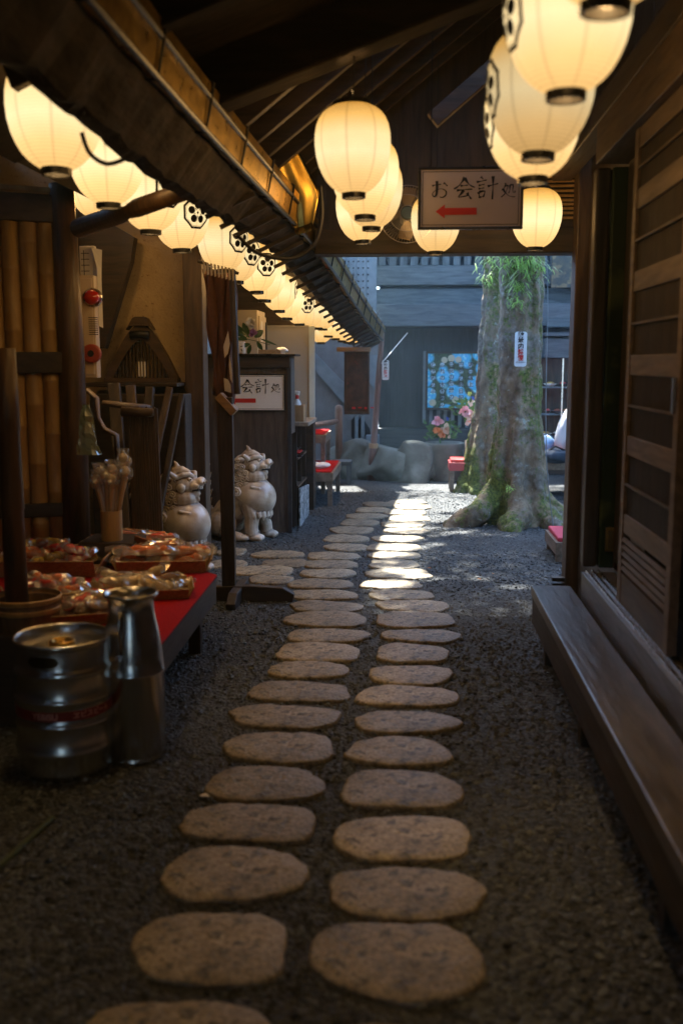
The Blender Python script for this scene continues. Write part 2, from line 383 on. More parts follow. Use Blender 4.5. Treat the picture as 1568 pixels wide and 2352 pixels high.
# fallen leaves
lf = mat('dry_leaf', (.40, .16, .05), (.25, .12, .05), rough=.8)
for i, (px, py) in enumerate([(985, 1305), (1132, 1318), (1088, 1287), (905, 1143), (1100, 1330), (470, 1828), (1305, 1606)]):
    c = at(px, py, z=.012); s_ = .022
    mb = MB().add([(-s_, 0, 0), (-.3 * s_, -.5 * s_, .004), (s_ * .9, -.1 * s_, .001), (.2 * s_, .55 * s_, .006)], [(0, 1, 2, 3)])
    o = mb.build('fallen_leaf', lf if i < 5 else M_white); o.location = c; o.rotation_euler = (.1, .1, i * 1.3)
    tag(o, ['tiny brown leaf beside the right file of stones, nearest the sunlit patch', 'tiny orange leaf on gravel before the big tree, right one', 'tiny leaf on gravel in front of the tree root',
            'tiny leaf on far gravel left of the sunlit stones', 'tiny leaf on gravel, right of the path beside the bench end', 'white petal lying in front of the fifth left stone', 'small white petal on dark gravel by the long bench'][i], 'leaf', 'fallen leaves and petals')

a = at(-40, 2025, z=.01); b = at(122, 1878, z=.01)
tag(MB().tube([a, b], .009, 6).build('garden_stick', mat('green_stick', (.05, .07, .02), (.08, .10, .03), rough=.6), loc=a), 'thin greenish stick lying on the ground at the lower left corner', 'stick')
# ================================================================ LEFT SHOP BUILDING (eave, thatch, gutter, walls)
def GX(y): return -.80 + .0536 * (y - 3.6)
def GZ(y): return 2.375 - .0702 * (y - 3.6) + .10 * math.exp(-((y - 6.8) / 2.3) ** 2)
Y0, Y1 = -3.0, 12.4
shop = T('shop_building', 'dark timber shop with thatched eave along the left of the passage', 'building', (-2.2, 5, 0))
def lipz(y): return -.165 + .075 * min(1, max(0, (y - 4.2) / 1.6))
def eave_sec(y, seed=0, rough=0.0):
    lz_ = lipz(y)
    pts = [(-.02, .13), (-.03, -.01), (-.155, lz_), (-.22, lz_), (-.27, .07), (-.9, .33), (-2.6, 1.0), (-2.6, 1.14), (-.9, .52)]
    out_ = []
    for i, (dx, dz) in enumerate(pts):
        j = rough * noise.noise(Vector((y * 7 + seed, i * 3.1, 0)))
        k = rough * noise.noise(Vector((y * 7 + seed, i * 3.1, 9)))
        out_.append((GX(y) + dx + j, y, GZ(y) + dz + k))
    return out_
th = MB(); ny = 220
th.sweep([eave_sec(Y0 + (Y1 - Y0) * i / ny, 0, .022) for i in range(ny + 1)])
shop.part('thatched_roof', th, M_bark)
# ragged fringe of bark ends along the lip and along the upper edge beyond the passage
fr = MB(); rr = random.Random(5)
for i in range(900):
    y = rr.uniform(.6, 12.3); b = Vector((GX(y) - .17 + rr.uniform(-.05, .03), y, GZ(y) + lipz(y) + .01))
    L = rr.uniform(.01, .035); e = b + Vector((rr.uniform(-.02, .02), rr.uniform(-.02, .02), -L)); w_ = rr.uniform(.002, .007)
    fr.add([b + Vector((0, -w_, 0)), b + Vector((0, w_, 0)), e + Vector((.002, w_ * .4, 0))], [(0, 1, 2)])
for i in range(900):
    y = rr.uniform(6.2, 12.3); b = Vector((GX(y) + rr.uniform(-.08, .06), y, GZ(y) + .16))
    e = b + Vector((rr.uniform(-.01, .05), rr.uniform(-.03, .03), rr.uniform(.01, .045))); w_ = rr.uniform(.003, .008)
    fr.add([b + Vector((0, -w_, 0)), b + Vector((0, w_, 0)), e], [(0, 1, 2)])
shop.part('thatch_fringe', fr, M_bark)
# battens poking out under the lip
bat = None
y = 4.9; nb = 0
while y < 12.2 and nb < 60:
    p = Vector((GX(y) - .02, y, GZ(y) - .035)); q = Vector((GX(y) - .25, y - .04, GZ(y) + lipz(y) - .015))
    if bat is None:
        m0 = MB(); m0.bar((0, 0, 0), q - p, .022, .016, up=(0, 1, 0)); bat = shop.part('batten', m0, dark('y'))
        bat.data.transform(Matrix.Translation(shop.base)); bat.location = p - shop.base
    else:
        c = bat.copy(); col.objects.link(c); c.parent = shop.o; c.location = p - shop.base
    y += .29; nb += 1
# purlin running under the eave where the lanterns hang
pm = MB(); pm.bar((GX(Y0) - .75, Y0, GZ(Y0) + .25), (GX(Y1) - .75, Y1, GZ(Y1) + .25), .06, .08); shop.part('purlin', pm, dark('y'))
# back wall, plaster panel, posts
m = MB(); m.box((-3.25, -3.4, 0), (-3.1, 12.6, 3.1)); shop.part('back_wall', m, dark('z'))
m = MB(); m.box((-3.1, 7.45, 0), (-1.62, 7.55, 3.1)); shop.part('plaster_wall', m, M_plaster)
def vpost(x0, x1, y0, y1, z0=0, z1=2.5):
    return MB().box((x0, y0, z0), (x1, y1, z1))
pa = at(425, 800, y=7.3); pb = at(468, 800, y=7.3)
shop.part('post', vpost(pa.x, pb.x, 7.28, 7.45, 0, 2.35), mid('z'), bevel=.006)
shop.part('post', vpost(-1.33, -1.20, 12.3, 12.45, 0, 1.85), dark('z'), bevel=.006)
a = at(540, 700, y=10.9); b = at(722, 752, y=10.9)
m = MB(); m.box((-3.1, 10.9, b.z), (b.x + .02, 10.98, 3.2)); shop.part('upper_partition', m, mid('x'))
m = MB(); m.box((-3.1, 12.46, 1.9), (-1.2, 12.6, 3.2)); shop.part('end_gable', m, dark('x'))
# dark board standing in for the diagonal shadow left of the plaster
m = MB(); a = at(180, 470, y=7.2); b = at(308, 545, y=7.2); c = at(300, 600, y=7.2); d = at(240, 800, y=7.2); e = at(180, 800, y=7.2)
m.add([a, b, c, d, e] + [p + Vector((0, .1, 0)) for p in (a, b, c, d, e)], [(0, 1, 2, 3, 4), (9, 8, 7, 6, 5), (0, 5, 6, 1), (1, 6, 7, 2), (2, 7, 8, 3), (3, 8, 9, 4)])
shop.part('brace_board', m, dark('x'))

# gutter ------------------------------------------------------
gut = T('rain_gutter', 'long copper box gutter strapped along the edge of the left eave', 'gutter', (GX(6), 6, GZ(6)))
gm = MB(); secs = []
for i in range(41):
    y = .5 + (12.3 - .5) * i / 40
    x, z = GX(y), GZ(y) ; j = .004 * noise.noise(Vector((y * 2, 0, 0)))
    secs.append([(x + .0 + j, y, z), (x + .018, y, z + .11 + j), (x + .013, y, z + .11), (x - .004, y, z + .006), (x - .10, y, z + .006), (x - .12, y, z + .11), (x - .125, y, z + .11), (x - .106, y, z)])
gm.sweep(secs); gut.part('trough', gm, M_copper)
gm = MB(); gm.sweep([[(GX(y) + .016 + a_, y, GZ(y) + .116 + b_) for a_, b_ in ((0, 0), (.012, .004), (.016, .046), (.004, .046))] for y in [.5 + (12.3 - .5) * i / 30 for i in range(31)]])
gut.part('rim', gm, M_copper)
M_lead = mat('grey_lead', (.06, .065, .075), (.09, .095, .105), rough=.4, metal=.7, scale=10)
gm = MB(); gm.tube([(GX(y) + .024, y, GZ(y) + .116) for y in [.5 + (12.3 - .5) * i / 30 for i in range(31)]], .011, 8); gut.part('rail', gm, M_lead)
gm = MB(); gm.tube([(GX(y) + .004, y, GZ(y) - .003) for y in [.5 + (12.3 - .5) * i / 30 for i in range(31)]], .012, 8); gut.part('rail', gm, M_lead)
sm = MB()
x, z = 0, 0
sm.tube([(-.11, 0, .12), (-.112, 0, -.006), (.004, 0, -.012), (.030, 0, .112), (.038, 0, .166), (.01, 0, .18), (-.1, 0, .14)], .0065, 6)
sm.tube([(.032, -.012, .112), (.036, .012, .17)], .005, 6)
y = .9; st = None
while y < 12.2:
    if st is None:
        st = gut.part('strap', sm, M_iron); st.data.transform(Matrix.Translation(gut.base)); c = st
    else:
        c = st.copy(); col.objects.link(c); c.parent = gut.o
    c.location = Vector((GX(y), y, GZ(y))) - gut.base
    y += .60
# flashing plate above the gutter
fl = T('copper_flashing', 'tall bent copper plate standing above the gutter, reflecting lanterns', 'flashing', (GX(6), 6, GZ(6) + .2))
pc = at(690, 400, y=5.9); pm1 = at(812, 455, y=4.09) + Vector((0, 0, .18)); pn = ((CAM - pc).normalized() + (pm1 - pc).normalized()).normalized()
def onp(px, py):
    d = at(px, py, y=5) - CAM; return CAM + d * ((pc - CAM).dot(pn) / d.dot(pn))
fm = MB(); nA, nB = 16, 14; vs = []
for i in range(nA + 1):
    t = i / nA
    l0 = Vector((585, 300)).lerp(Vector((680, 540)), t); r0 = Vector((658, 290)).lerp(Vector((733, 440)), min(1, t * 1.35)) if t < .74 else Vector((733, 440)).lerp(Vector((716, 530)), (t - .74) / .26)
    for j in range(nB + 1):
        q = l0.lerp(r0, j / nB); p = onp(q.x, q.y) + pn * (.0012 * math.sin(j * .8 + t * 2) + .001 * math.sin(t * 5 + j * .3)); vs.append(p)
fm.add(vs, [(i * (nB + 1) + j, (i + 1) * (nB + 1) + j, (i + 1) * (nB + 1) + j + 1, i * (nB + 1) + j + 1) for i in range(nA) for j in range(nB)])
q_ = fl.part('plate', fm, mat('polished_copper', (.60, .38, .09), (.42, .26, .06), rough=.16, metal=1, scale=6), smooth=True); q_.modifiers.new('thick', 'SOLIDIFY').thickness = .004
# cables
def cable(pts, r, label, name='cable', m=M_cable, cat='cable', grp=None, n=8):
    P = [Vector(p) for p in pts]; out_ = []
    for i in range(len(P) - 1):
        p0, p1, p2, p3 = P[max(i - 1, 0)], P[i], P[i + 1], P[min(i + 2, len(P) - 1)]
        for q in range(n):
            t = q / n; out_.append(.5 * ((2 * p1) + (p2 - p0) * t + (2 * p0 - 5 * p1 + 4 * p2 - p3) * t * t + (3 * p1 - p0 - 3 * p2 + p3) * t ** 3))
    out_.append(P[-1]); o = MB().tube(out_, r, 7).build(name, m, smooth=True)
    return tag(o, label, cat, grp)
cable([at(735, 425, y=5.2), at(738, 500, y=5.2), at(722, 560, y=5.15), at(680, 592, y=5.1), at(630, 592, y=5.0), at(585, 577, y=4.9), at(545, 540, y=4.8)], .010, 'thick black cable looping under the gutter beside the middle lanterns', grp='black cables under the eave')
cable([at(188, 305, y=3.05), at(205, 350, y=3.05), at(240, 375, y=3.05), at(275, 370, y=3.05), at(310, 350, y=3.05)], .007, 'thin black cable loop in front of the two nearest left lanterns', grp='black cables under the eave')

# ================================================================ PASSAGE ROOF
pas = T('covered_passage', 'dark timber roofed passage with rafters, lintel and end post', 'building', (0, 4, 0))
sl = .36
def rz(x, off=0): return 2.77 + sl * x + off
m = MB(); m.add([(-1.7, -3.4, rz(-1.7, .19)), (2.4, -3.4, rz(2.4, .19)), (2.4, 4.35, rz(2.4, .19)), (-1.7, 4.35, rz(-1.7, .19)),
                 (-1.7, -3.4, rz(-1.7, .24)), (2.4, -3.4, rz(2.4, .24)), (2.4, 4.35, rz(2.4, .24)), (-1.7, 4.35, rz(-1.7, .24))],
                [(0, 3, 2, 1), (4, 5, 6, 7), (0, 1, 5, 4), (1, 2, 6, 5), (2, 3, 7, 6), (3, 0, 4, 7)])
pas.part('roof_boards', m, roofw('x'))
for y in [-2.5, -1.9, -1.3, -.7, -.1, .5, 1.1, 1.65, 2.2, 2.75, 3.3]:
    m = MB(); m.bar((-1.3, y, rz(-1.3, .125)), (2.3, y, rz(2.3, .125)), .075, .13); pas.part('rafter', m, roofw('x'), bevel=.006)
m = MB(); m.bar((-1.0, 4.1, rz(-1.0, .12)), (1.6, 4.1, rz(1.6, .12)), .16, .24); pas.part('tie_beam', m, roofw('x'), bevel=.012)
m = MB(); m.bar((-.35, .5, 3.02), (-.35, 4.02, 3.02), .1, .1); 
# steeper roof beyond the tie beam
def r2(x, off=0): return 3.15 + .78 * x + off
m = MB(); x0, x1 = -1.0, .75
m.add([(x0, 4.2, r2(x0, .10)), (x1, 4.2, r2(x1, .10)), (x1, 6.75, r2(x1, .10)), (x0, 6.75, r2(x0, .10)), (x0, 4.2, r2(x0, .15)), (x1, 4.2, r2(x1, .15)), (x1, 6.75, r2(x1, .15)), (x0, 6.75, r2(x0, .15))],
      [(0, 3, 2, 1), (4, 5, 6, 7), (0, 1, 5, 4), (1, 2, 6, 5), (2, 3, 7, 6), (3, 0, 4, 7)])
pas.part('roof_boards', m, roofw('x'))
m = MB(); x0, x1 = .76, 2.4
f2 = lambda x, o_=0: r2(.75) - .5 * (x - .75) + o_
m.add([(x0, 4.2, f2(x0, .10)), (x1, 4.2, f2(x1, .10)), (x1, 6.75, f2(x1, .10)), (x0, 6.75, f2(x0, .10)), (x0, 4.2, f2(x0, .15)), (x1, 4.2, f2(x1, .15)), (x1, 6.75, f2(x1, .15)), (x0, 6.75, f2(x0, .15))],
      [(0, 3, 2, 1), (4, 5, 6, 7), (0, 1, 5, 4), (1, 2, 6, 5), (2, 3, 7, 6), (3, 0, 4, 7)])
pas.part('roof_boards', m, roofw('x'))
for i, y in enumerate([4.35, 4.7, 5.05, 5.4, 5.75, 6.1, 6.4]):
    m = MB(); m.bar((-.98, y, r2(-.98, .05)), (.75, y, r2(.75, .05)), .05, .08); pas.part('rafter', m, dark('x'), bevel=.004)
m = MB(); m.box((.70, 4.2, r2(.7, -.14)), (.84, 6.55, r2(.7, .05))); pas.part('ridge_beam', m, mid('y'), bevel=.006)
m = MB(); m.box((.72, 5.2, 2.62), (.82, 5.3, r2(.7, -.14))); pas.part('king_post', m, mid('z'), bevel=.004)
m = MB(); m.bar((.1, 5.25, 2.7), (.76, 5.25, 3.25), .06, .08); pas.part('brace', m, mid('x'), bevel=.004)
# gable panel above the opening: boards with reed mat at the right
zl = at(1000, 583, y=6.6).z
m = MB(); m.box((-1.1, 6.66, zl + .16), (2.4, 6.72, 4.6)); pas.part('gable_boards', m, dark('z'))
m = MB(); m.box((-.62, 6.58, zl), (1.3, 6.78, zl + .16)); pas.part('lintel', m, dark('x'), bevel=.008)
for i in range(14):
    z_ = zl + .22 + i * .028
    m = MB(); m.tube([(.60, 6.63, z_), (1.12, 6.63, z_ + .004 * math.sin(i))], .009, 6); pas.part('reed', m, M_bamboo)
# posts at the opening
PX0 = at(1316, 600, y=6.5).x; PX1 = at(1378, 600, y=6.5).x
tb = at(1311, 600, y=6.5)
m = MB(); m.box((at(1318, 700, y=6.45).x, 6.45, .0), (at(1368, 700, y=6.45).x + .02, 6.62, 3.4)); pas.part('post', m, mid('z'), bevel=.01)
m = MB(); m.box((-3.3, -3.5, 0), (-.52, -3.42, 4.2)); m.box((-.14, -3.5, 0), (3.2, -3.42, 4.2)); m.box((-.519, -3.5, 1.95), (-.141, -3.42, 4.2)); pas.part('end_wall', m, dark('z'))  # unseen wall added against light from behind; gap sized for keg highlights
# unseen roof strip added to stop light leaking over the left shop roof
m = MB(); m.add([(-1.7, -3.4, rz(-1.7, .2)), (-3.3, -3.4, 3.9), (-3.3, 7.4, 3.9), (-1.7, 7.4, rz(-1.7, .2)), (-1.7, -3.4, rz(-1.7, .25)), (-3.3, -3.4, 3.95), (-3.3, 7.4, 3.95), (-1.7, 7.4, rz(-1.7, .25))],
                [(0, 1, 2, 3), (7, 6, 5, 4), (0, 4, 5, 1), (1, 5, 6, 2), (2, 6, 7, 3), (3, 7, 4, 0)])
pas.part('roof_boards', m, roofw('x'))

# ================================================================ RIGHT BUILDING: wall, sliding doors, threshold
rb = T('teahouse_building', 'dark timber teahouse with slatted sliding doors on the right of the passage', 'building', (1.2, 3, 0))
XD = .90
m = MB(); m.box((1.10, 4.95, 0), (1.25, 6.44, 3.4)); rb.part('wall', m, dark('z'))
m = MB(); m.box((1.10, -3.4, 2.62), (1.25, 4.94, 3.6)); rb.part('wall', m, dark('y'))
m = MB(); m.box((.86, -3.4, 2.42), (1.09, 4.94, 2.60)); rb.part('head_rail', m, mid('y'), bevel=.006)
m = MB(); m.box((.86, -3.4, 2.605), (.98, 6.44, 2.72)); rb.part('fascia', m, dark('y'), bevel=.006)
m = MB(); m.box((2.35, -3.4, 0), (2.45, 6.44, 3.6)); rb.part('far_wall', m, dark('z'))
m = MB(); m.box((1.255, 6.40, 0), (2.345, 6.47, 3.5)); rb.part('end_wall', m, dark('z'))  # unseen wall added to stop sky light leaking past the doors
# glossy dark green jamb facing the camera
M_green = mat('green_lacquered_pillar', (.010, .022, .012), (.028, .05, .024), rough=.22, scale=3, stretch=(1, 1, .3), bump=.1, c3=(.07, .09, .035), c3at=.64, c3scale=4)
jx0 = at(1386, 900, y=4.9).x; jx1 = at(1452, 900, y=4.9).x
m = MB(); m.box((jx0, 4.88, .5), (jx1 + .06, 4.945, 2.4)); rb.part('pillar', m, M_green, bevel=.01)
m = MB(); m.box((jx0 - .07, 4.90, .5), (jx0 - .004, 5.0, 2.4)); rb.part('pillar_edge', m, dark('z'), bevel=.01)
# threshold: stone-grey sill with three tracks
m = MB()
m.box((.85, .2, .0), (1.09, 4.86, .485))
rb.part('threshold', m, wood('sill_wood_', (.055, .05, .045), (.13, .125, .115), 'y', rough=.42), bevel=.004)
for k in range(3):
    m = MB(); m.box((.868 + k * .028, .2, .485), (.876 + k * .028, 4.86, .497)); rb.part('track', m, M_steel)
m = MB(); m.box((.868, -3.3, .0), (1.08, .19, .48)); rb.part('threshold', m, dark('y'))
# brass nameplate on the pillar
np_ = T('brass_plate', 'small brass nameplate on the dark pillar beside the sliding door', 'plate', at(1402, 1240, y=4.86))
a = at(1391, 1212, y=4.862); b = at(1412, 1268, y=4.862)
m = MB(); m.box((a.x, 4.864, b.z), (b.x, 4.878, a.z)); np_.part('plate', m, M_brass, bevel=.003)
m = MB(); m.box((a.x + .012, 4.858, b.z + .015), (b.x - .012, 4.8635, a.z - .015)); np_.part('inner_panel', m, mat('aged_brass', (.22, .16, .06), (.16, .11, .04), rough=.4, metal=.8))
cr = MB(); cr.box((1.0, 4.70, .498), (1.06, 4.84, .55)); tag(cr.build('red_cushion', M_red, bevel=.01), 'small red cloth corner on the threshold under the brass plate', 'cloth')
# sliding doors
def sliding_door(y0, y1, xf, lab):
    d = T('sliding_door', lab, 'door', (xf, (y0 + y1) / 2, .5), 'sliding doors of the teahouse')
    railw = wood('door_rail_wood_', (.075, .05, .032), (.16, .11, .07), 'y')
    z0, z1 = .50, 2.415; th_ = .035; sw = .06
    for ya, yb in ((y0, y0 + sw), (y1 - sw, y1)):
        m = MB(); m.box((xf, ya, z0), (xf + th_, yb, z1)); d.part('stile', m, railw, bevel=.003)
    rails = [(z0, .13), (.79, .085), (1.135, .09), (1.45, .09), (1.78, .09), (2.10, .09), (z1 - .09, .09)]
    zf = []
    m = MB(); m.box((xf + .003, y0 + sw, z0), (xf + th_ - .003, y1 - sw, z0 + .13)); d.part('kick_board', m, mid('y'))
    # louvre slats of the skirt
    for k in range(5):
        zz = z0 + .15 + k * .03
        m = MB(); m.bar((xf + .012, y0 + sw, zz), (xf + .012, y1 - sw, zz), .02, .018, up=(.5, 0, 1)); d.part('louvre', m, mid('y'))
    for zc in (.84, 1.165, 1.49, 1.82, 2.14, 2.375):
        m = MB(); m.box((xf + .004, y0 + sw, zc - .04), (xf + th_ - .004, y1 - sw, zc + .04)); d.part('rail', m, railw, bevel=.003)
    for zc in (1.003, 1.327, 1.655, 1.98, 2.26):
        m = MB(); m.box((xf + .002, y0 + sw, zc - .005), (xf + .012, y1 - sw, zc + .005)); d.part('muntin', m, mid('y'))
    m = MB(); m.box((xf + .022, y0 + sw, z0 + .3), (xf + .028, y1 - sw, z1 - .08)); p = d.part('panel', m, roofw('z'))
    m = MB(); k = y0 + sw + .006
    while k < y1 - sw: m.box((xf + .013, k, z0 + .31), (xf + .022, k + .005, z1 - .085)); k += .0125
    s2 = d.part('slatted_grille', m, wood('reed_wood_', (.014, .009, .006), (.04, .024, .013), 'z'))
    return d
ye = 4.22
dr = sliding_door(3.38, ye, XD - .012, 'dark slatted sliding door farthest from the viewer, beside the green pillar')
sliding_door(2.50, 3.33, XD + .045, 'dark slatted sliding door second along the right wall, cut by the picture edge')
m = MB(); m.box((XD - .024, 3.41, 1.33), (XD - .0125, 3.43, 1.45)); tg = dr.part('handle', m, M_steel)
m = MB(); m.box((.93, -3.3, .49), (1.0, 2.49, 2.415)); rb.part('side_wall', m, dark('z'))
m = MB(); m.box((1.0, 4.23, .49), (1.03, 4.87, 2.415)); rb.part('inner_wall', m, dark('z'))

# step bench
BX0, BX1, BY0, BY1, BZ = .635, .835, -1.2, 5.08, .365
bn = T('step_bench', 'long low worn wooden step bench running along the right wall', 'bench', ((BX0 + BX1) / 2, 2.5, 0))
M_bench = wood('worn_bench_', (.052, .044, .036), (.135, .118, .098), 'y', rough=.33, bump=.3)
m = MB(); m.box((BX0, BY0, BZ - .055), (BX1, BY1, BZ)); bn.part('seat_plank', m, M_bench, bevel=.006)
m = MB(); m.box((BX0 + .006, BY0, BZ - .19), (BX0 + .035, BY1 - .02, BZ - .057)); bn.part('apron', m, dark('y')); m = MB(); m.box((BX0 + .036, BY1 - .045, BZ - .19), (BX1 - .01, BY1 - .02, BZ - .057)); bn.part('apron', m, dark('x'))
for y in (-.6, 1.0, 2.5, 3.8, 4.85):
    m = MB(); m.box((BX0 + .05, y, 0), (BX0 + .12, y + .07, BZ - .057)); bn.part('leg', m, dark('z'), bevel=.004)
    m = MB(); m.box((BX1 - .09, y, 0), (BX1 - .02, y + .07, BZ - .057)); bn.part('leg', m, dark('z'), bevel=.004)
# ================================================================ LANTERNS
def lantern_mat():
    m = bpy.data.materials.new('lit_lantern_paper'); m.use_nodes = True; n = m.node_tree.nodes; l = m.node_tree.links; n.clear()
    o_ = n.new('ShaderNodeOutputMaterial'); mix = n.new('ShaderNodeMixShader'); tr = n.new('ShaderNodeBsdfTransparent'); em = n.new('ShaderNodeEmission')
    tc = n.new('ShaderNodeTexCoord'); sx = n.new('ShaderNodeSeparateXYZ'); l.new(tc.outputs['Object'], sx.inputs[0])
    def M(op, a=None, b=None, c=None):
        q = n.new('ShaderNodeMath'); q.operation = op
        for i, v in enumerate((a, b, c)):
            if v is None: continue
            if isinstance(v, (int, float)): q.inputs[i].default_value = v
            else: l.new(v, q.inputs[i])
        return q.outputs[0]
    # bamboo hoops: one every 9 mm; paper seams: eight meridians
    hoop = M('POWER', M('ABSOLUTE', M('SINE', M('MULTIPLY', sx.outputs[2], math.pi / HOOP))), .35)
    hoop = M('MULTIPLY_ADD', hoop, .34, .70)
    ang = M('ARCTAN2', sx.outputs[1], sx.outputs[0])
    seam = M('ABSOLUTE', M('SINE', M('MULTIPLY', M('ADD', ang, math.pi / 2), 4)))
    seam = M('MULTIPLY_ADD', M('MINIMUM', M('MULTIPLY', seam, 4.5), 1), .26, .74)
    r = n.new('ShaderNodeValToRGB'); e = r.color_ramp.elements       # light reaching the paper from the bulb at mid height
    e[0].position = 0; e[0].color = (.85, .50, .17, 1); e[1].position = 1; e[1].color = (.55, .25, .04, 1)
    for p, c in ((.18, (1.0, .62, .24)), (.42, (1.08, .83, .44)), (.62, (1.05, .77, .37)), (.82, (.95, .53, .14))):
        q = e.new(p); q.color = (*c, 1)
    h = M('DIVIDE', sx.outputs[2], LH); l.new(h, r.inputs[0])
    ns = n.new('ShaderNodeTexNoise'); ns.inputs['Scale'].default_value = 9; l.new(tc.outputs['Object'], ns.inputs['Vector'])
    nz = M('MULTIPLY_ADD', ns.outputs['Fac'], .22, .89)
    oi = n.new('ShaderNodeObjectInfo'); ov = M('MULTIPLY_ADD', oi.outputs['Random'], .22, .86)
    st = M('MULTIPLY', M('MULTIPLY', hoop, seam), M('MULTIPLY', nz, ov))
    l.new(r.outputs[0], em.inputs[0]); l.new(M('MULTIPLY', st, LEM), em.inputs[1])
    tr.inputs[0].default_value = (1, .80, .50, 1); mix.inputs[0].default_value = 1 - LTR
    l.new(tr.outputs[0], mix.inputs[1]); l.new(em.outputs[0], mix.inputs[2]); l.new(mix.outputs[0], o_.inputs[0])
    return m
LH = .33; HOOP = .0092; LEM = .148; LTR = .07
PR = [(0, .047), (.03, .066), (.08, .088), (.14, .106), (.22, .122), (.32, .136), (.44, .146), (.56, .150), (.68, .149), (.78, .143), (.86, .132), (.92, .117), (.96, .100), (1, .075)]
def lr(t):
    for i in range(len(PR) - 1):
        if t <= PR[i + 1][0]:
            a, b = PR[i], PR[i + 1]; u = (t - a[0]) / (b[0] - a[0]); return a[1] + (b[1] - a[1]) * u
    return PR[-1][1]
M_paper = lantern_mat()
def lantern_protos():
    t = thing('paper_lantern', 'x', 'lantern'); prof = []
    nr = 36
    for i in range(nr * 3 + 1):
        tt = i / (nr * 3); prof.append((lr(tt) * (1 - .012 * (1 - abs(math.sin(math.pi * tt * LH / HOOP)))), tt * LH))
    sh = MB().lathe(prof, n=48).build('shade', M_paper, t, smooth=True)
    MB().lathe([(.040, -.020), (.047, -.020), (.048, .004), (.044, .004), (.040, -.018)], n=28).build('bottom_ring', M_black, t, smooth=False, bevel=.001)
    MB().lathe([(.070, LH - .003), (.076, LH - .003), (.074, LH + .016), (.066, LH + .014), (.02, LH + .016), (.02, LH + .01)], n=28).build('top_ring', M_black, t)
    MB().tube([(-.06, 0, LH + .01), (-.035, 0, LH + .05), (0, 0, LH + .062), (.035, 0, LH + .05), (.06, 0, LH + .01)], .003, 6).build('hanging_wire', M_iron, t)
    return t
def crest_mesh():
    mb = MB(); zc = LH * .50
    def mp(u, v):
        z = zc + v; r = lr(min(max(z / LH, 0), 1)) + .0022; a = u / .150
        return (r * math.cos(a), r * math.sin(a), z)
    R8 = .083
    oc = [(R8 * math.cos(math.pi / 8 + k * math.pi / 4), R8 * math.sin(math.pi / 8 + k * math.pi / 4)) for k in range(8)]
    for s0, s1 in ((.86, 1.0), (.80, .82)):
        vs = []; 
        for k in range(8):
            a, b = oc[k], oc[(k + 1) % 8]
            for q in range(4):
                x = a[0] + (b[0] - a[0]) * q / 4; y = a[1] + (b[1] - a[1]) * q / 4
                vs += [mp(x * s0, y * s0), mp(x * s1, y * s1)]
        n_ = 32; mb.add(vs, [(2 * i, 2 * i + 1, (2 * i + 3) % 64, (2 * i + 2) % 64) for i in range(n_)])
    def disk(cx, cy, r):
        vs = [mp(cx, cy)]; 
        for rr_ in (.5, 1): vs += [mp(cx + r * rr_ * math.cos(2 * math.pi * k / 18), cy + r * rr_ * math.sin(2 * math.pi * k / 18)) for k in range(18)]
        fs = [(0, 1 + k, 1 + (k + 1) % 18) for k in range(18)] + [(1 + k, 19 + k, 19 + (k + 1) % 18, 1 + (k + 1) % 18) for k in range(18)]
        mb.add(vs, fs)
    for k in range(5):
        a = math.pi / 2 + k * 2 * math.pi / 5; disk(.036 * math.cos(a), .036 * math.sin(a), .0185)
        a += math.pi / 5; disk(.016 * math.cos(a), .016 * math.sin(a), .0028)
        disk(.022 * math.cos(a), .022 * math.sin(a), .0028)
    disk(0, 0, .0062)
    return mb
proto = lantern_protos()
crest0 = crest_mesh().build('crest', M_ink, proto)
LPOW = .275
ld = bpy.data.lights.new('bulb', 'POINT'); ld.energy = LPOW / LTR; ld.color = (1, .61, .25); ld.shadow_soft_size = .05
lo = bpy.data.objects.new('bulb', ld); col.objects.link(lo); lo.parent = proto; lo.location = (0, 0, LH * .5)
LAN = []
# right-hand row
for px, py, y, rzv, lab in [
    (1390, 30, 1.97, 180, 'nearest lantern at the top right, only its underside and black ring in view'),
    (1298, 230, 2.52, 190, 'huge glowing lantern at top right, second nearest of the right row'),
    (1234, 368, 2.95, 186, 'dimmer lantern with a crest on its left, below the huge one'),
    (1222, 422, 3.30, 182, 'fourth lantern of the right row, peeping out behind the dimmer one')]:
    LAN.append((px, py, y, rzv, lab, 'lanterns hanging over the right of the passage', 1.0))
for px, py, y, rzv, lab in [
    (812, 455, 4.09, 84, 'large lantern hanging alone in front at the middle of the passage'),
    (838, 505, 4.60, 88, 'second lantern of the middle cluster, behind the large one'),
    (853, 530, 5.15, 88, 'third lantern of the middle cluster, its right side showing'),
    (833, 560, 5.95, 20, 'deep yellow lantern lowest in the middle cluster, before the gutter end')]:
    LAN.append((px, py, y, rzv, lab, 'lanterns clustered over the middle of the passage', 1.0))
for px, py, y, rzv, lab in [
    (1000, 585, 6.25, 88, 'small lantern on the lintel, hidden behind the white sign'),
    (1228, 575, 6.15, 84, 'small lantern on the lintel right of the white sign')]:
    LAN.append((px, py, y, rzv, lab, 'lanterns before the lintel', 1.0))
sc = 1.08
left = [(131, 402, 3.2, 150), (250, 478, 3.95, 150), (347, 538, 4.55, -38), (418, 580, 5.2, -42), (513, 628, 5.95, -36), (543, 652, 6.45, -35), (590, 675, 7.05, -50), (608, 694, 7.55, 60), (641, 718, 8.3, 5), (659, 735, 8.9, 70),
        (688, 748, 9.5, -50), (711, 755, 9.9, 70), (730, 757, 10.2, 65), (741, 759, 10.6, 70), (754, 775, 11.0, 70), (770, 781, 11.3, 70), (785, 786, 11.6, 75), (797, 789, 11.9, 70), (808, 791, 12.2, 60), (737, 790, 12.0, 70)]
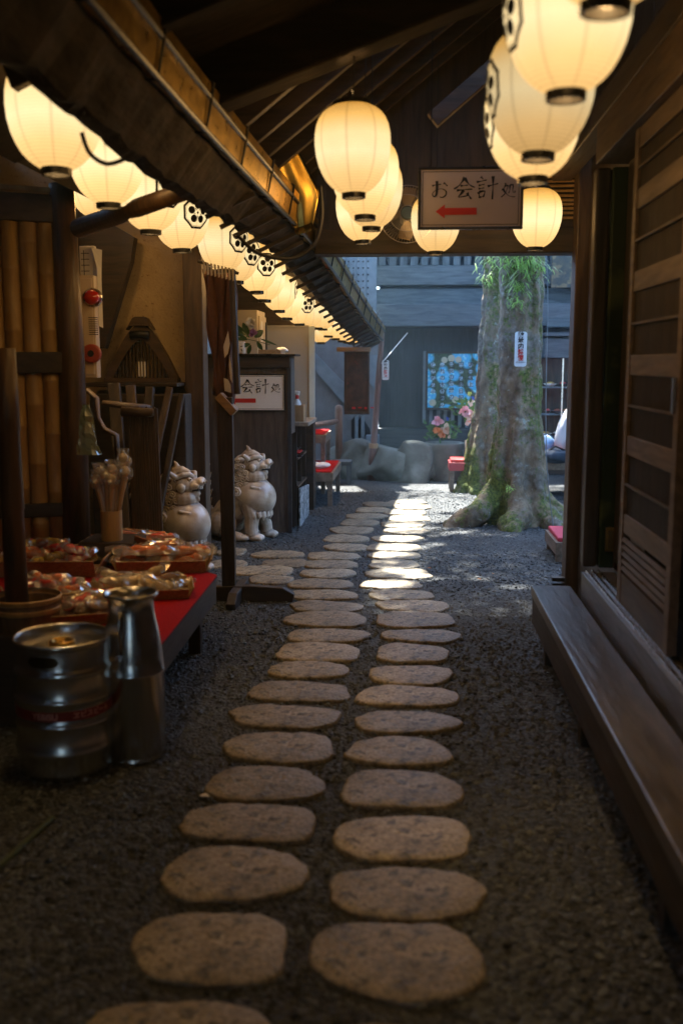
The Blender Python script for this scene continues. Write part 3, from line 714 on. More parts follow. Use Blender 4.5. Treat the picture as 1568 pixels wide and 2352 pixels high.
for i, (px, py, y, rzv) in enumerate(left):
    lab = ['nearest lantern of the left row, large, by the top of the bamboo frame', 'second lantern of the left row, above the slanting pole', 'third lantern of the left row, cut by the slanting pole',
           'fourth lantern of the left row, with a plum crest facing the path', 'fifth lantern of the left row, in front of the brown post', 'sixth lantern of the left row, crest half hidden by the eave',
           'seventh lantern of the left row, full plum crest visible', 'eighth lantern of the left row', 'ninth lantern of the left row', 'tenth lantern of the left row, above the counter',
           'eleventh lantern of the left row, crest showing above the glass partition'][i] if i < 11 else f"{ordn(i)} lantern of the left row, among the small far ones above the board"
    if i == 19: lab = 'lowest far lantern, hanging beneath the left row beside the glass partition'
    LAN.append((px, py, y * (sc if i < 3 else 1.0 + .08 * (1 - (i - 3) / 16)), rzv, lab, 'lanterns in the row under the left eave', sc))
for i, (px, py, y, rzv, lab, grp, s_) in enumerate(LAN):
    o = proto if i == 0 else copy_tree(proto)
    p = at(px, py, y=y); o.location = p + Vector((0, 0, .018 * s_)); o.rotation_euler = (R(((i * 37) % 7 - 3) * .6), R(((i * 53) % 7 - 3) * .6), R(rzv)); o.scale = (s_, s_, s_)
    tag(o, lab, 'lantern', grp)
    if i == 2:          # the dimmer bulb
        sh_ = [c for c in o.children if c.name.startswith('shade')][0]; sh_.data = sh_.data.copy(); pm_ = M_paper.copy(); pm_.name = 'dim_lantern_paper'; sh_.data.materials[0] = pm_
        for q in pm_.node_tree.nodes:
            if q.type == 'EMISSION':
                l0 = q.inputs[1].links[0].from_node; l0.inputs[1].default_value = LEM * .60
for i, (x, y, z) in enumerate(((-1.18, 2.35, 2.17), (-1.18, 1.45, 2.22), (-1.98, 6.35, 2.41))):  # unseen lanterns added to light the foreground, keg and plaster
    o = copy_tree(proto); o.location = (x, y, z); o.rotation_euler = (0, 0, R(150)); s_ = sc if x < 0 else 1; o.scale = (s_,) * 3
    tag(o, ['lantern of the left row just outside the left edge of the picture', 'lantern of the left row level with the viewer', 'lantern hanging inside the shop before the plaster wall, hidden behind the left row'][i], 'lantern', 'lanterns out of sight')
    if i == 2:
        b_ = [c for c in o.children if c.type == 'LIGHT'][0]; b_.data = b_.data.copy(); b_.data.energy *= 4.5  # stronger bulb, to brighten the plaster
# wire the lanterns hang from (middle and right)
cable([at(131, 402, y=3.4) + Vector((0, 0, .45)), Vector((GX(6) - .38, 6, GZ(6) + .10)), Vector((GX(12) - .36, 12, GZ(12) + .08))], .005, 'dark wire along the eave that the left lanterns hang from', 'hanging_wire', cat='wire', n=12)
for (px, py, y) in [(812, 455, 4.09), (838, 505, 4.6), (853, 530, 5.15), (833, 560, 5.95), (1298, 230, 2.52), (1234, 368, 2.95), (1222, 422, 3.3), (1390, 30, 1.97), (1000, 585, 6.25), (1228, 575, 6.15)]:
    p = at(px, py, y=y); zt = rz(p.x, .06) if y < 4.2 else (r2(p.x, .02) if p.x < .75 else 3.0)
    o = MB().tube([p + Vector((0, 0, .018 + LH + .055)), (p.x, p.y, zt)], .003, 6).build('cord', M_cable)
    tag(o, {812: 'cord above the large middle lantern', 838: 'cord above the second middle lantern', 853: 'cord above the third middle lantern', 833: 'cord above the deep yellow middle lantern', 1298: 'cord above the huge right lantern',
            1234: 'cord above the dimmer right lantern', 1222: 'cord above the fourth right lantern', 1390: 'cord above the nearest right lantern', 1000: 'cord above the lantern behind the sign', 1228: 'cord above the lantern right of the sign'}[px], 'cord', 'lantern cords')

# ================================================================ HANGING SIGN
def pay_sign(name, lab, tl, tr, bl, y, tilt=0.0, arrow_left=True, base_up=0, head=True):
    a = at(*tl, y=y); b = at(*tr, y=y); c = at(*bl, y=y)
    W_s = (b.x - a.x); H_s = (a.z - c.z)
    s = T(name, lab, 'sign', ((a.x + b.x) / 2, y, c.z), 'white cashier signs')
    o = Vector((a.x, y, c.z))
    s.part('board', MB().box((o.x + .012, y, o.z + .012), (o.x + W_s - .012, y + .012, o.z + H_s - .012)), mat('sign_warm_white', (.50, .40, .33), (.42, .35, .29), rough=.5, scale=3) if y < 6 else mat('sign_white', (.82, .80, .77), (.78, .76, .73), rough=.4, scale=3))  # nearer sign: dim warm lamplight put into the board colour
    fr_ = MB()
    for q in ((0, 0, W_s, .014), (0, H_s - .014, W_s, H_s), (0, .0145, .014, H_s - .0145), (W_s - .014, .0145, W_s, H_s - .0145)):
        m_ = MB().box((o.x + q[0], y - .006, o.z + q[1]), (o.x + q[2], y + .016, o.z + q[3])); s.part('frame', m_, M_black, bevel=.003)
    ln = MB(); g_ = .022
    for q in ((g_, g_, W_s - g_, g_ + .003), (g_, H_s - g_ - .003, W_s - g_, H_s - g_), (g_, g_ + .0035, g_ + .003, H_s - g_ - .0035), (W_s - g_ - .003, g_ + .0035, W_s - g_, H_s - g_ - .0035)):
        ln.box((o.x + q[0], y - .001, o.z + q[1]), (o.x + q[2], y - .0003, o.z + q[3]))
    s.part('border_line', ln, M_ink)
    tx = MB(); u, v, n_ = (1, 0, 0), (0, 0, 1), (0, -1, 0)
    S = W_s
    for ch, fx, fz, sz in (('o', .125, .50, .165), ('kai', .335, .475, .205), ('kei', .555, .49, .20), ('sho', .785, .50, .135)):
        brush(tx, ch, o + Vector((W_s * fx, 0, H_s * fz)), u, v, n_, sz * S, .155)
    s.part('lettering', tx, M_ink)
    z_ = H_s * .29; ar = MB(); x0, x1 = W_s * .17, W_s * .56; hh = H_s * .055; hw = H_s * .11
    poly = [(x0, z_), (x0 + .22 * (x1 - x0), z_ + hw), (x0 + .22 * (x1 - x0), z_ + hh), (x1, z_ + hh), (x1, z_ - hh), (x0 + .22 * (x1 - x0), z_ - hh), (x0 + .22 * (x1 - x0), z_ - hw)]
    ar.prism(poly, o + Vector((0, -.0035, 0)), u, v, (0, .003, 0)); s.part('arrow', ar, M_redpaint)
    return s, o, W_s, H_s
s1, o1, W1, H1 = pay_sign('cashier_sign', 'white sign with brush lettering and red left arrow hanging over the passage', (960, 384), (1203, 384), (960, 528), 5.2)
s1.o.rotation_euler = (0, R(.0), R(0))
for fx in (.12, .88):
    p = o1 + Vector((W1 * fx, .006, H1)); m = MB().tube([p, (p.x, p.y, r2(p.x, .02) if p.x < .75 else 3.1)], .003, 6); s1.part('chain', m, M_iron)

# ================================================================ FAN
fc = at(935, 492, y=6.35)
fan = T('wall_fan', 'round grey electric wall fan with wire cage behind the hanging sign', 'fan', fc)
fr_ = .172
m = MB()
for k in range(60):
    a = 2 * math.pi * k / 60; ca, sa_ = math.cos(a), math.sin(a)
    m.tube([(fc.x + .045 * ca, fc.y - .06, fc.z + .045 * sa_), (fc.x + .11 * ca, fc.y - .055, fc.z + .11 * sa_), (fc.x + fr_ * ca, fc.y, fc.z + fr_ * sa_), (fc.x + .12 * ca, fc.y + .06, fc.z + .12 * sa_)], .0012, 4)
for rr_, yy in ((fr_, 0), (.11, -.055), (.045, -.06)):
    m.tube([(fc.x + rr_ * math.cos(2 * math.pi * k / 40), fc.y + yy, fc.z + rr_ * math.sin(2 * math.pi * k / 40)) for k in range(41)], .0025, 5)
M_fan = mat('fan_grey', (.30, .28, .25), (.24, .22, .2), rough=.35, metal=.5); fan.part('cage', m, M_fan)
m = MB()
for k in range(4):
    a0 = 2 * math.pi * k / 4
    pts = [(.03, -.2), (.10, -.45), (.155, -.35), (.16, .1), (.12, .42), (.04, .3)]
    vs = [(fc.x + r_ * math.cos(a0 + t), fc.y - .02 + .02 * t, fc.z + r_ * math.sin(a0 + t)) for r_, t in pts]
    m.add(vs, [(0, 1, 2, 3, 4, 5)])
fan.part('blades', m, mat('fan_blade', (.22, .16, .1), (.18, .13, .08), rough=.3, spec=.6))
m = MB(); m.tube([(fc.x, fc.y - .07, fc.z), (fc.x, fc.y - .05, fc.z), (fc.x, fc.y + .08, fc.z), (fc.x, fc.y + .2, fc.z)], [.036, .045, .05, .05], 20); fan.part('motor_hub', m, mat('fan_hub', (.05, .08, .09), (.04, .06, .07), rough=.3))
m = MB(); m.tube([(fc.x, fc.y + .16, fc.z), (fc.x, fc.y + .16, fc.z - .12), (fc.x, fc.y + .3, fc.z - .14)], .014, 8); fan.part('bracket', m, M_iron)

# ================================================================ TREES
M_trunk = bpy.data.materials.new('mossy_bark'); M_trunk.use_nodes = True
def trunk_mat():
    n = M_trunk.node_tree.nodes; l = M_trunk.node_tree.links; b = n['Principled BSDF']; tc = n.new('ShaderNodeTexCoord')
    def N(sc, det, rough=.6, st=(1, 1, 1), dist=0):
        mp = n.new('ShaderNodeMapping'); mp.inputs['Scale'].default_value = st; mp.inputs['Location'].default_value = (3.3, 1.7, 5.1); l.new(tc.outputs['Object'], mp.inputs[0])
        t = n.new('ShaderNodeTexNoise'); t.inputs['Scale'].default_value = sc; t.inputs['Detail'].default_value = det; t.inputs['Roughness'].default_value = rough
        t.inputs['Distortion'].default_value = dist; l.new(mp.outputs[0], t.inputs['Vector']); return t.outputs['Fac']
    def ramp(f, p0, p1, c0, c1):
        r = n.new('ShaderNodeValToRGB'); e = r.color_ramp.elements; e[0].position = p0; e[1].position = p1; e[0].color = (*c0, 1); e[1].color = (*c1, 1); l.new(f, r.inputs[0]); return r.outputs[0]
    def mix(f, a, c):
        x = n.new('ShaderNodeMixRGB'); l.new(f, x.inputs[0]); l.new(a, x.inputs[1])
        if isinstance(c, tuple): x.inputs[2].default_value = (*c, 1)
        else: l.new(c, x.inputs[2])
        return x.outputs[0]
    base = ramp(N(7, 9, .7, (1, 1, .5)), .35, .65, (.09, .06, .035), (.34, .265, .17))
    base = mix(ramp(N(3.2, 6, .7), .50, .58, (0, 0, 0), (1, 1, 1)), base, ramp(N(25, 4), .4, .6, (.22, .20, .165), (.13, .115, .085)))
    base = mix(ramp(N(16, 5, .6), .62, .66, (0, 0, 0), (1, 1, 1)), base, (.32, .35, .29))      # lichen
    ma = n.new('ShaderNodeMath'); ma.operation = 'MULTIPLY_ADD'; ma.inputs[1].default_value = .55; l.new(N(2.0, 5, .6, (1, 1, .5), .4), ma.inputs[0])
    mb_ = n.new('ShaderNodeMath'); mb_.operation = 'MULTIPLY'; mb_.inputs[1].default_value = .45; l.new(N(19, 8, .75), mb_.inputs[0]); l.new(mb_.outputs[0], ma.inputs[2])
    moss = ramp(ma.outputs[0], .485, .535, (0, 0, 0), (1, 1, 1))
    base = mix(moss, base, ramp(N(45, 4), .35, .65, (.035, .055, .008), (.16, .20, .035)))
    l.new(base, b.inputs['Base Color']); b.inputs['Roughness'].default_value = .85
    bp = n.new('ShaderNodeBump'); bp.inputs['Strength'].default_value = .7; bp.inputs['Distance'].default_value = .02
    l.new(N(30, 8, .7, (1, 1, .6)), bp.inputs['Height']); l.new(bp.outputs[0], b.inputs['Normal'])
trunk_mat()
M_leaf = mat('leaf_green', (.035, .08, .02), (.09, .16, .04), rough=.5, scale=3)
M_fern = mat('fern_green', (.12, .26, .03), (.30, .50, .08), rough=.45, scale=8)
def tree(lab, base, rad, roots, lean, seed, crown_c, crown_r, holes_of, nleaf):
    t = T('broadleaf_tree', lab, 'tree', base, 'moss-covered trees in the courtyard')
    B = Vector(base); rn = random.Random(seed)
    mb = MB(); pts = []; rads = []
    for z_, k in ((-.2, 1.7), (0, 1.55), (.15, 1.36), (.35, 1.18), (.7, 1.06), (1.1, 1.0), (1.7, .95), (2.3, .95), (3.0, .92), (3.8, .85), (4.8, .7), (5.8, .5), (7.2, .25)):
        pts.append(B + Vector((lean[0] * z_ + .03 * math.sin(z_ * 1.7 + seed), lean[1] * z_, z_))); rads.append(rad * k)
    mb.tube(pts, rads, 20)
    for (ang, L, r0, h0, rise) in roots:
        d = Vector((math.cos(R(ang)), math.sin(R(ang)), 0)); P = []
        for q, (f, hz, rr_) in enumerate(((.0, h0, .6), (.35, h0 * .52, .75), (.62, h0 * .22, .9), (.85, h0 * .08, .85), (1.08, -.03, .62), (1.3, -.14, .4))):
            P.append(B + d * (rad * .45 + L * f) + Vector((-d.y, d.x, 0)) * (.05 * math.sin(q * 1.9 + ang)) + Vector((0, 0, hz)))
        mb.tube(P, [r0 * k for k in (.6, .8, 1, 1, .85, .5)], 12)
    # vertical ridges
    for q in range(7):
        a = q * .9 + seed; d = Vector((math.cos(a), math.sin(a), 0))
        mb.tube([B + d * rad * (.98 + .25 * (1 if z_ < .5 else 0)) * (1 if z_ < 1 else .86) + Vector((lean[0] * z_, lean[1] * z_, z_)) for z_ in (-.1, .4, 1, 1.8, 2.6, 3.4)], [.09, .075, .055, .05, .045, .03], 8)
    limbs = []
    for q in range(6):
        a = q * 1.05 + seed; s0 = pts[9 + q % 3]
        limbs.append((s0, s0 + Vector((math.cos(a) * crown_r[0] * .35, math.sin(a) * crown_r[1] * .35, .9)), Vector(crown_c) + Vector((math.cos(a) * crown_r[0] * .8, math.sin(a) * crown_r[1] * .8, rn.uniform(-.3, .8)))))
    for a_, b_, c_ in limbs: mb.tube([a_, b_, c_], [rad * .38, rad * .22, .02], 8)
    o = t.part('trunk', mb, M_trunk, smooth=True)
    rm = o.modifiers.new('merge', 'REMESH'); rm.mode = 'VOXEL'; rm.voxel_size = .016; rm.use_smooth_shade = True
    sm_ = o.modifiers.new('soften', 'SMOOTH'); sm_.iterations = 4; sm_.factor = .6
    tx = bpy.data.textures.new('bark_bulges', 'CLOUDS'); tx.noise_scale = .16; tx.noise_depth = 3
    dp = o.modifiers.new('bulges', 'DISPLACE'); dp.texture = tx; dp.strength = .05; dp.mid_level = .5
    tx2 = bpy.data.textures.new('bark_fissures', 'CLOUDS'); tx2.noise_scale = .045; tx2.noise_depth = 4; d2 = o.modifiers.new('fissures', 'DISPLACE'); d2.texture = tx2; d2.strength = .022; d2.mid_level = .5
    lv = MB()
    C = Vector(crown_c)
    cl = [C + Vector((rn.gauss(0, .42) * crown_r[0], rn.gauss(0, .42) * crown_r[1], rn.gauss(0, .35) * crown_r[2])) for _ in range(170)]
    k = 0
    while k < nleaf:
        c = rn.choice(cl); p = c + Vector((rn.gauss(0, .33), rn.gauss(0, .33), rn.gauss(0, .16)))
        if p.z < 3.7: continue
        tg_ = p - SUN_DIR * (p.z / SUN_DIR.z)          # where this leaf's shadow lands: gaps in the crown let the sun down to the path
        if 8.6 < tg_.y < 12.6 and -.6 < tg_.x < 1.3 and rn.random() < .5: k += 1; continue
        if any(((tg_.x - hx) / ha) ** 2 + ((tg_.y - hy) / hb) ** 2 < 1 for hx, hy, ha, hb in holes_of): k += 1; continue
        s_ = rn.uniform(.05, .095); a = Vector((rn.gauss(0, 1), rn.gauss(0, 1), rn.gauss(0, .5))).normalized(); b_ = a.cross(Vector((rn.gauss(0, 1), rn.gauss(0, 1), rn.gauss(0, 1)))).normalized()
        lv.add([p - a * s_, p + b_ * s_ * .45, p + a * s_, p - b_ * s_ * .45], [(0, 1, 2, 3)]); k += 1
    t.part('crown', lv, M_leaf)
    return t
def gp(px, py): 
    q = at(px, py, z=.03); return q
HOLES = [(.30, 10.6, .48, .60), (.12, 9.6, .34, .24), (-.12, 10.2, .10, .5), (.62, 9.9, .14, .10), (-.1, 8.9, .12, .06)]
for (px, py, wpx, hpx) in [(900, 1143, 60, 9), (935, 1153, 110, 8), (1020, 1160, 90, 14), (930, 1173, 100, 9), (930, 1190, 120, 10), (955, 1205, 120, 9), (910, 1232, 100, 12), (905, 1252, 110, 16), (893, 1270, 90, 9),
                           (925, 1306, 70, 12), (885, 1336, 100, 16), (1176, 1335, 54, 9), (965, 1318, 60, 8), (1030, 1180, 60, 8), (900, 1213, 60, 8), (1100, 1320, 26, 5), (1060, 1215, 30, 7), (770, 1222, 30, 5), (1000, 1243, 30, 6)]:
    a = gp(px - wpx / 2, py); b = gp(px + wpx / 2, py); f = gp(px, py - hpx / 2); n_ = gp(px, py + hpx / 2)
    HOLES.append(((a.x + b.x) / 2, (f.y + n_.y) / 2, (b.x - a.x) / 2 + .05, (f.y - n_.y) / 2 + .03))
tb1 = at(1196, 1205, z=0)
trA = tree('big mossy tree trunk in front with spreading roots and a white sign', (tb1.x - .035, tb1.y + .12, 0), .188,
           [(205, .54, .12, .55, 0), (262, .36, .13, .45, 0), (318, .40, .11, .35, 0), (-8, .42, .11, .5, 0), (120, .4, .1, .4, 0), (60, .4, .1, .4, 0)], (.0, .02), 1, (.4, 9.6, 6.2), (3.2, 2.8, 1.0), HOLES, 17000)
tb2 = at(1105, 1132, z=0)
trB = tree('mossy tree trunk standing behind and left of the big one', (tb2.x + .04, tb2.y + .1, 0), .155,
           [(190, .22, .10, .6, 0), (250, .2, .09, .4, 0), (330, .3, .09, .4, 0), (60, .3, .1, .4, 0)], (.045, .0), 4, (.6, 12.2, 6.6), (3.2, 2.4, 1.0), HOLES, 13000)
# lower trunk fork line (second stem leaning onto the big trunk)
# ferns on the bark
def fern(px, py, y, size, n, seed, lab):
    c = at(px, py, y=y); rn = random.Random(seed); mb = MB()
    for i in range(n):
        a = rn.uniform(math.pi * 1.0, math.pi * 2.0); up_ = rn.uniform(-.3, .8)
        base_ = c + Vector((rn.gauss(0, size * .38), 0, rn.gauss(0, size * .3)))
        d = Vector((math.cos(a), math.sin(a) * .7 - .25, up_)).normalized(); L = size * rn.uniform(.5, 1.0); w_ = rn.uniform(.003, .007)
        prev = None; side = d.cross(Vector((0, 0, 1))).normalized()
        pp = []; p = base_.copy(); v = d * L / 5
        for q in range(6):
            ww = w_ * math.sin(math.pi * (q + .6) / 6.2); pp += [p - side * ww, p + side * ww]; p = p + v; v = v + Vector((0, 0, -L * .065))
        mb.add(pp, [(2 * q, 2 * q + 1, 2 * q + 3, 2 * q + 2) for q in range(5)])
    o = mb.build('fern', M_fern, smooth=False, loc=c); return tag(o, lab, 'fern', 'ferns growing on the tree bark')
ty = tb1.y - .07
fern(1205, 605, ty, .16, 120, 1, 'biggest fern tuft at the top of the front trunk under the lintel')
fern(1165, 600, ty, .13, 70, 2, 'fern tuft at the upper left edge of the front trunk')
fern(1238, 618, ty, .13, 60, 5, 'fern tuft at the upper right edge of the front trunk')
fern(1188, 655, ty, .10, 60, 3, 'middle fern tuft on the front trunk above the sign')
fern(1182, 695, ty, .085, 50, 4, 'lowest fern tuft on the front trunk, just above the sign')
fern(1112, 640, tb2.y - .12, .12, 40, 6, 'fern tuft on the left edge of the rear trunk')
fern(1120, 600, tb2.y - .12, .14, 40, 7, 'fern tuft at the top of the rear trunk')
# small ground tufts at the fork
fern(1170, 1120, tb1.y - .30, .04, 40, 8, 'mossy tuft low in the fork between the front roots')
# white no-smoking sign on the trunk
def smoke_sign(lab, px, py, y, w_, h_, rx=0):
    c = at(px, py, y=y); s = T('notice_plate', lab, 'sign', c, 'small no smoking notices')
    poly = []
    cr_ = w_ * .18
    for (sx, sz, a0) in ((1, 1, 0), (-1, 1, 90), (-1, -1, 180), (1, -1, 270)):
        for q in range(4):
            a = R(a0 + q * 30); poly.append((sx * (w_ / 2 - cr_) + cr_ * math.cos(a), sz * (h_ / 2 - cr_) + cr_ * math.sin(a)))
    m = MB().prism(poly, c, (1, 0, 0), (0, 0, 1), (0, .004, 0)); s.part('plate', m, mat('sign_enamel', (.72, .80, .84), (.66, .74, .78), rough=.4, scale=20))
    fz = h_ * .155
    for i, ch in enumerate('敷地内禁煙'):
        text_mesh(ch, fz * 1.12, M_ink if i < 3 else M_redpaint, s.o, (0, -.0025, h_ * (.40 - .165 * i)), (R(90), 0, 0), 'character', bold=.0015)
    text_mesh('NO SMOKING', w_ * .125, M_ink, s.o, (0, -.0025, h_ * -.375), (R(90), 0, 0), 'small_text')
    return s
smoke_sign('white no smoking plate on the front trunk', 1195, 802, tb1.y - .135, .108, .31)
# thin hanging wire right of the tree
cable([at(1254, 585, y=8.3), at(1257, 700, y=8.3), at(1253, 900, y=8.3), at(1254, 1050, y=8.3), at(1262, 1150, y=8.3), at(1270, 1210, y=8.3)], .004, 'thin grey cable hanging down the right side of the big tree', m=M_greyp)
# ================================================================ KEG
M_keg = mat('worn_keg_steel', (.66, .65, .63), (.55, .54, .52), rough=.27, scale=5, metal=1)
kb = at(143, 1775, z=0); kx, ky = kb.x, kb.y + .06
keg = T('beer_keg', 'steel beer keg with a red printed band standing in front of the milk can', 'keg', (kx, ky, 0))
KR = .178; KH = .545
prof = [(KR * .86, .0), (KR * .93, .008), (KR * .95, .03), (KR * .93, .062), (KR * .97, .085), (KR * 1.0, .10), (KR * 1.012, .112), (KR * .975, .125), (KR * .975, .19), (KR * 1.0, .202), (KR * 1.03, .21), (KR * 1.0, .218), (KR * .975, .23),
        (KR * .975, .315), (KR * 1.0, .327), (KR * 1.03, .335), (KR * 1.0, .343), (KR * .975, .355), (KR * .975, .415), (KR * 1.0, .427), (KR * 1.025, .435), (KR * .97, .447), (KR * .955, .46), (KR * .955, .525)]
prof = [(r_, z_ if z_ < .30 else z_ - .035) for r_, z_ in prof]
keg.part('body', MB().lathe(prof, (kx, ky, 0), 56), M_keg, smooth=True)
rim = MB(); rim.lathe([(KR * .95, .485), (KR * .985, .493), (KR * .99, .505), (KR * .965, .513), (KR * .93, .505), (KR * .92, .465), (KR * .90, .435)], (kx, ky, 0), 56); keg.part('rim', rim, M_keg, smooth=True)
keg.part('lid', MB().lathe([(KR * .91, .435), (KR * .8, .455), (KR * .3, .467), (.05, .468)], (kx, ky, 0), 40), M_keg, smooth=True)
keg.part('valve', MB().lathe([(.048, .465), (.048, .487), (.04, .491), (.034, .487), (.033, .47), (.012, .47), (.012, .483), (.0, .483)], (kx, ky, 0), 28), M_brass, smooth=True)
# hand hold on the collar: flat patch, recess shade put into its colour
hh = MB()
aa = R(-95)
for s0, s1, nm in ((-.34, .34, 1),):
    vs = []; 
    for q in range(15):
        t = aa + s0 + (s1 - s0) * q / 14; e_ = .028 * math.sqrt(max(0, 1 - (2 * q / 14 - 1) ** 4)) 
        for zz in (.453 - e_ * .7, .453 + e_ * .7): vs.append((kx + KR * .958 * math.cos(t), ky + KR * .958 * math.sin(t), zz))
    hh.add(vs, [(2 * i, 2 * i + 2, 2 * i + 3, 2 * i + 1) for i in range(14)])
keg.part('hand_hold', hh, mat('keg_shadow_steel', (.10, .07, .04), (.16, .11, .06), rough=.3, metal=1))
bnd = MB(); bnd.lathe([(KR * .978, .236), (KR * .983, .237), (KR * .983, .271), (KR * .978, .272)], (kx, ky, 0), 56)
keg.part('red_band', bnd, mat('faded_red_band', (.20, .012, .010), (.13, .01, .01), rough=.5, scale=20))
def curved_text(s, size, m, parent, cx, cy, z, r, a0, base):
    cu = bpy.data.curves.new('lettering', 'FONT'); cu.body = s; cu.size = size; cu.align_x = 'CENTER'; cu.align_y = 'CENTER'; cu.offset = .0008
    o = bpy.data.objects.new('lettering', cu); col.objects.link(o); bpy.context.view_layer.update()
    me_ = bpy.data.meshes.new_from_object(o.evaluated_get(bpy.context.evaluated_depsgraph_get())); bpy.data.objects.remove(o)
    for v in me_.vertices:
        a = a0 + v.co.x / r; v.co = Vector((cx + r * math.cos(a), cy + r * math.sin(a), z + v.co.y)) - Vector(base)
    me_.materials.clear(); me_.materials.append(m); t = bpy.data.objects.new('lettering', me_); col.objects.link(t); t.parent = parent
M_letter = mat('faded_pink_letters', (.62, .30, .24), (.5, .22, .18), rough=.6)
curved_text('YEBISU', .031, M_letter, keg.o, kx, ky, .254, KR * .986, R(-94), keg.base)
curved_text('ヱビスビール', .026, M_letter, keg.o, kx, ky, .254, KR * .986, R(-36), keg.base)

# ================================================================ MILK CAN
cbp = at(309, 1738, z=0); cx, cy = cbp.x, cbp.y + .02
can = T('milk_can', 'tall steel milk can with narrow neck standing behind the keg', 'can', (cx, cy, 0))
CR = .118
prof = [(CR * .9, 0), (CR * .99, .004), (CR * 1.0, .014), (CR * .97, .02), (CR * .985, .03), (CR * .985, .335), (CR * 1.015, .34), (CR * 1.015, .346), (CR * .985, .352), (CR * .965, .40), (CR * .92, .45), (CR * .85, .50), (CR * .77, .545), (CR * .725, .575), (CR * .72, .605), (CR * .76, .625), (CR * .85, .632), (CR * .87, .638), (CR * .86, .645), (CR * .82, .645), (CR * .76, .625), (CR * .69, .60), (CR * .68, .55)]
can.part('body', MB().lathe(prof, (cx, cy, 0), 48), mat('can_steel', (.64, .63, .61), (.54, .53, .51), rough=.25, scale=8, stretch=(1, 1, .1), metal=1), smooth=True)
can.part('inner_lid', MB().lathe([(CR * .70, .60), (CR * .5, .592), (.0, .592)], (cx, cy, 0), 32), M_keg, smooth=True)
hb = MB(); ha = R(-96); hd = Vector((math.cos(ha), math.sin(ha), 0)); C0 = Vector((cx, cy, 0))
hb.tube([C0 + hd * CR * .66 + Vector((0, 0, .60)), C0 + hd * CR * .95 + Vector((0, 0, .585)), C0 + hd * CR * 1.05 + Vector((0, 0, .54)), C0 + hd * CR * 1.0 + Vector((0, 0, .47)), C0 + hd * CR * .96 + Vector((0, 0, .43))], .008, 8)
can.part('handle', hb, M_steel, smooth=True)

# ================================================================ STALL TABLE WITH RED CLOTH
TZ = .40
c1 = at(497, 1320, z=TZ); c2 = at(362, 1486, z=TZ); c3 = at(290, 1255, z=TZ)
tab = T('stall_table', 'low display table covered in red felt on the left', 'table', (-1.5, 4.5, 0))
poly = [(c1.x, c1.y), (c2.x, c2.y), (-2.2, 4.1), (-2.75, c3.y + .25), (c3.x, c3.y)]
def deck(mb, z0, z1, inset=0):
    k = sum(p[0] for p in poly) / 5, sum(p[1] for p in poly) / 5
    q = [(p[0] + (k[0] - p[0]) * inset, p[1] + (k[1] - p[1]) * inset) for p in poly]
    return mb.prism(q, (0, 0, z0), (1, 0, 0), (0, 1, 0), (0, 0, z1 - z0))
tab.part('top_board', deck(MB(), TZ - .03, TZ - .004), dark('y'))
tab.part('felt_cloth', deck(MB(), TZ - .012, TZ, -.006), M_red, bevel=.004)
m = MB(); m.bar((c1.x - .012, c1.y - .0, TZ - .085), (c2.x - .012, c2.y + .02, TZ - .085), .02, .11); tab.part('apron', m, dark('y'))
m = MB(); m.bar((c1.x - .03, c1.y - .02, TZ - .09), (c3.x + .02, c3.y - .03, TZ - .09), .02, .11); tab.part('apron', m, dark('x'))
for (x, y) in ((c1.x - .10, c1.y - .08), (c2.x - .10, c2.y + .08), (-2.4, 3.9), (-2.4, 5.6)):
    tab.part('leg', MB().box((x - .03, y - .03, 0), (x + .03, y + .03, TZ - .031)), dark('z'))

M_basket = mat('woven_cane', (.50, .34, .16), (.28, .17, .07), rough=.7, scale=60, stretch=(1, 1, 2), bump=.8, bscale=120)
M_film = bpy.data.materials.new('clear_film'); M_film.use_nodes = True
_n = M_film.node_tree.nodes; _l = M_film.node_tree.links; _n.clear()
_o = _n.new('ShaderNodeOutputMaterial'); _mx = _n.new('ShaderNodeMixShader'); _t = _n.new('ShaderNodeBsdfTransparent'); _gl = _n.new('ShaderNodeBsdfGlossy')
_gl.inputs['Roughness'].default_value = .12; _mx.inputs[0].default_value = .34; _d = _n.new('ShaderNodeBsdfDiffuse'); _d.inputs[0].default_value = (.8, .78, .74, 1); _m2 = _n.new('ShaderNodeMixShader'); _m2.inputs[0].default_value = .35; _l.new(_gl.outputs[0], _m2.inputs[1]); _l.new(_d.outputs[0], _m2.inputs[2]); _l.new(_t.outputs[0], _mx.inputs[1]); _l.new(_m2.outputs[0], _mx.inputs[2]); _l.new(_mx.outputs[0], _o.inputs[0])
SW = [mat('sweet_' + n_, a, b, rough=.22, scale=30, coat=.9, bump=.5, bscale=60) for n_, a, b in (('amber', (.75, .20, .04), (.55, .10, .02)), ('brown', (.30, .10, .035), (.18, .06, .02)), ('cream', (.75, .58, .36), (.6, .42, .22)), ('red', (.7, .05, .03), (.45, .03, .02)), ('yellow', (.6, .42, .05), (.45, .3, .03)))]
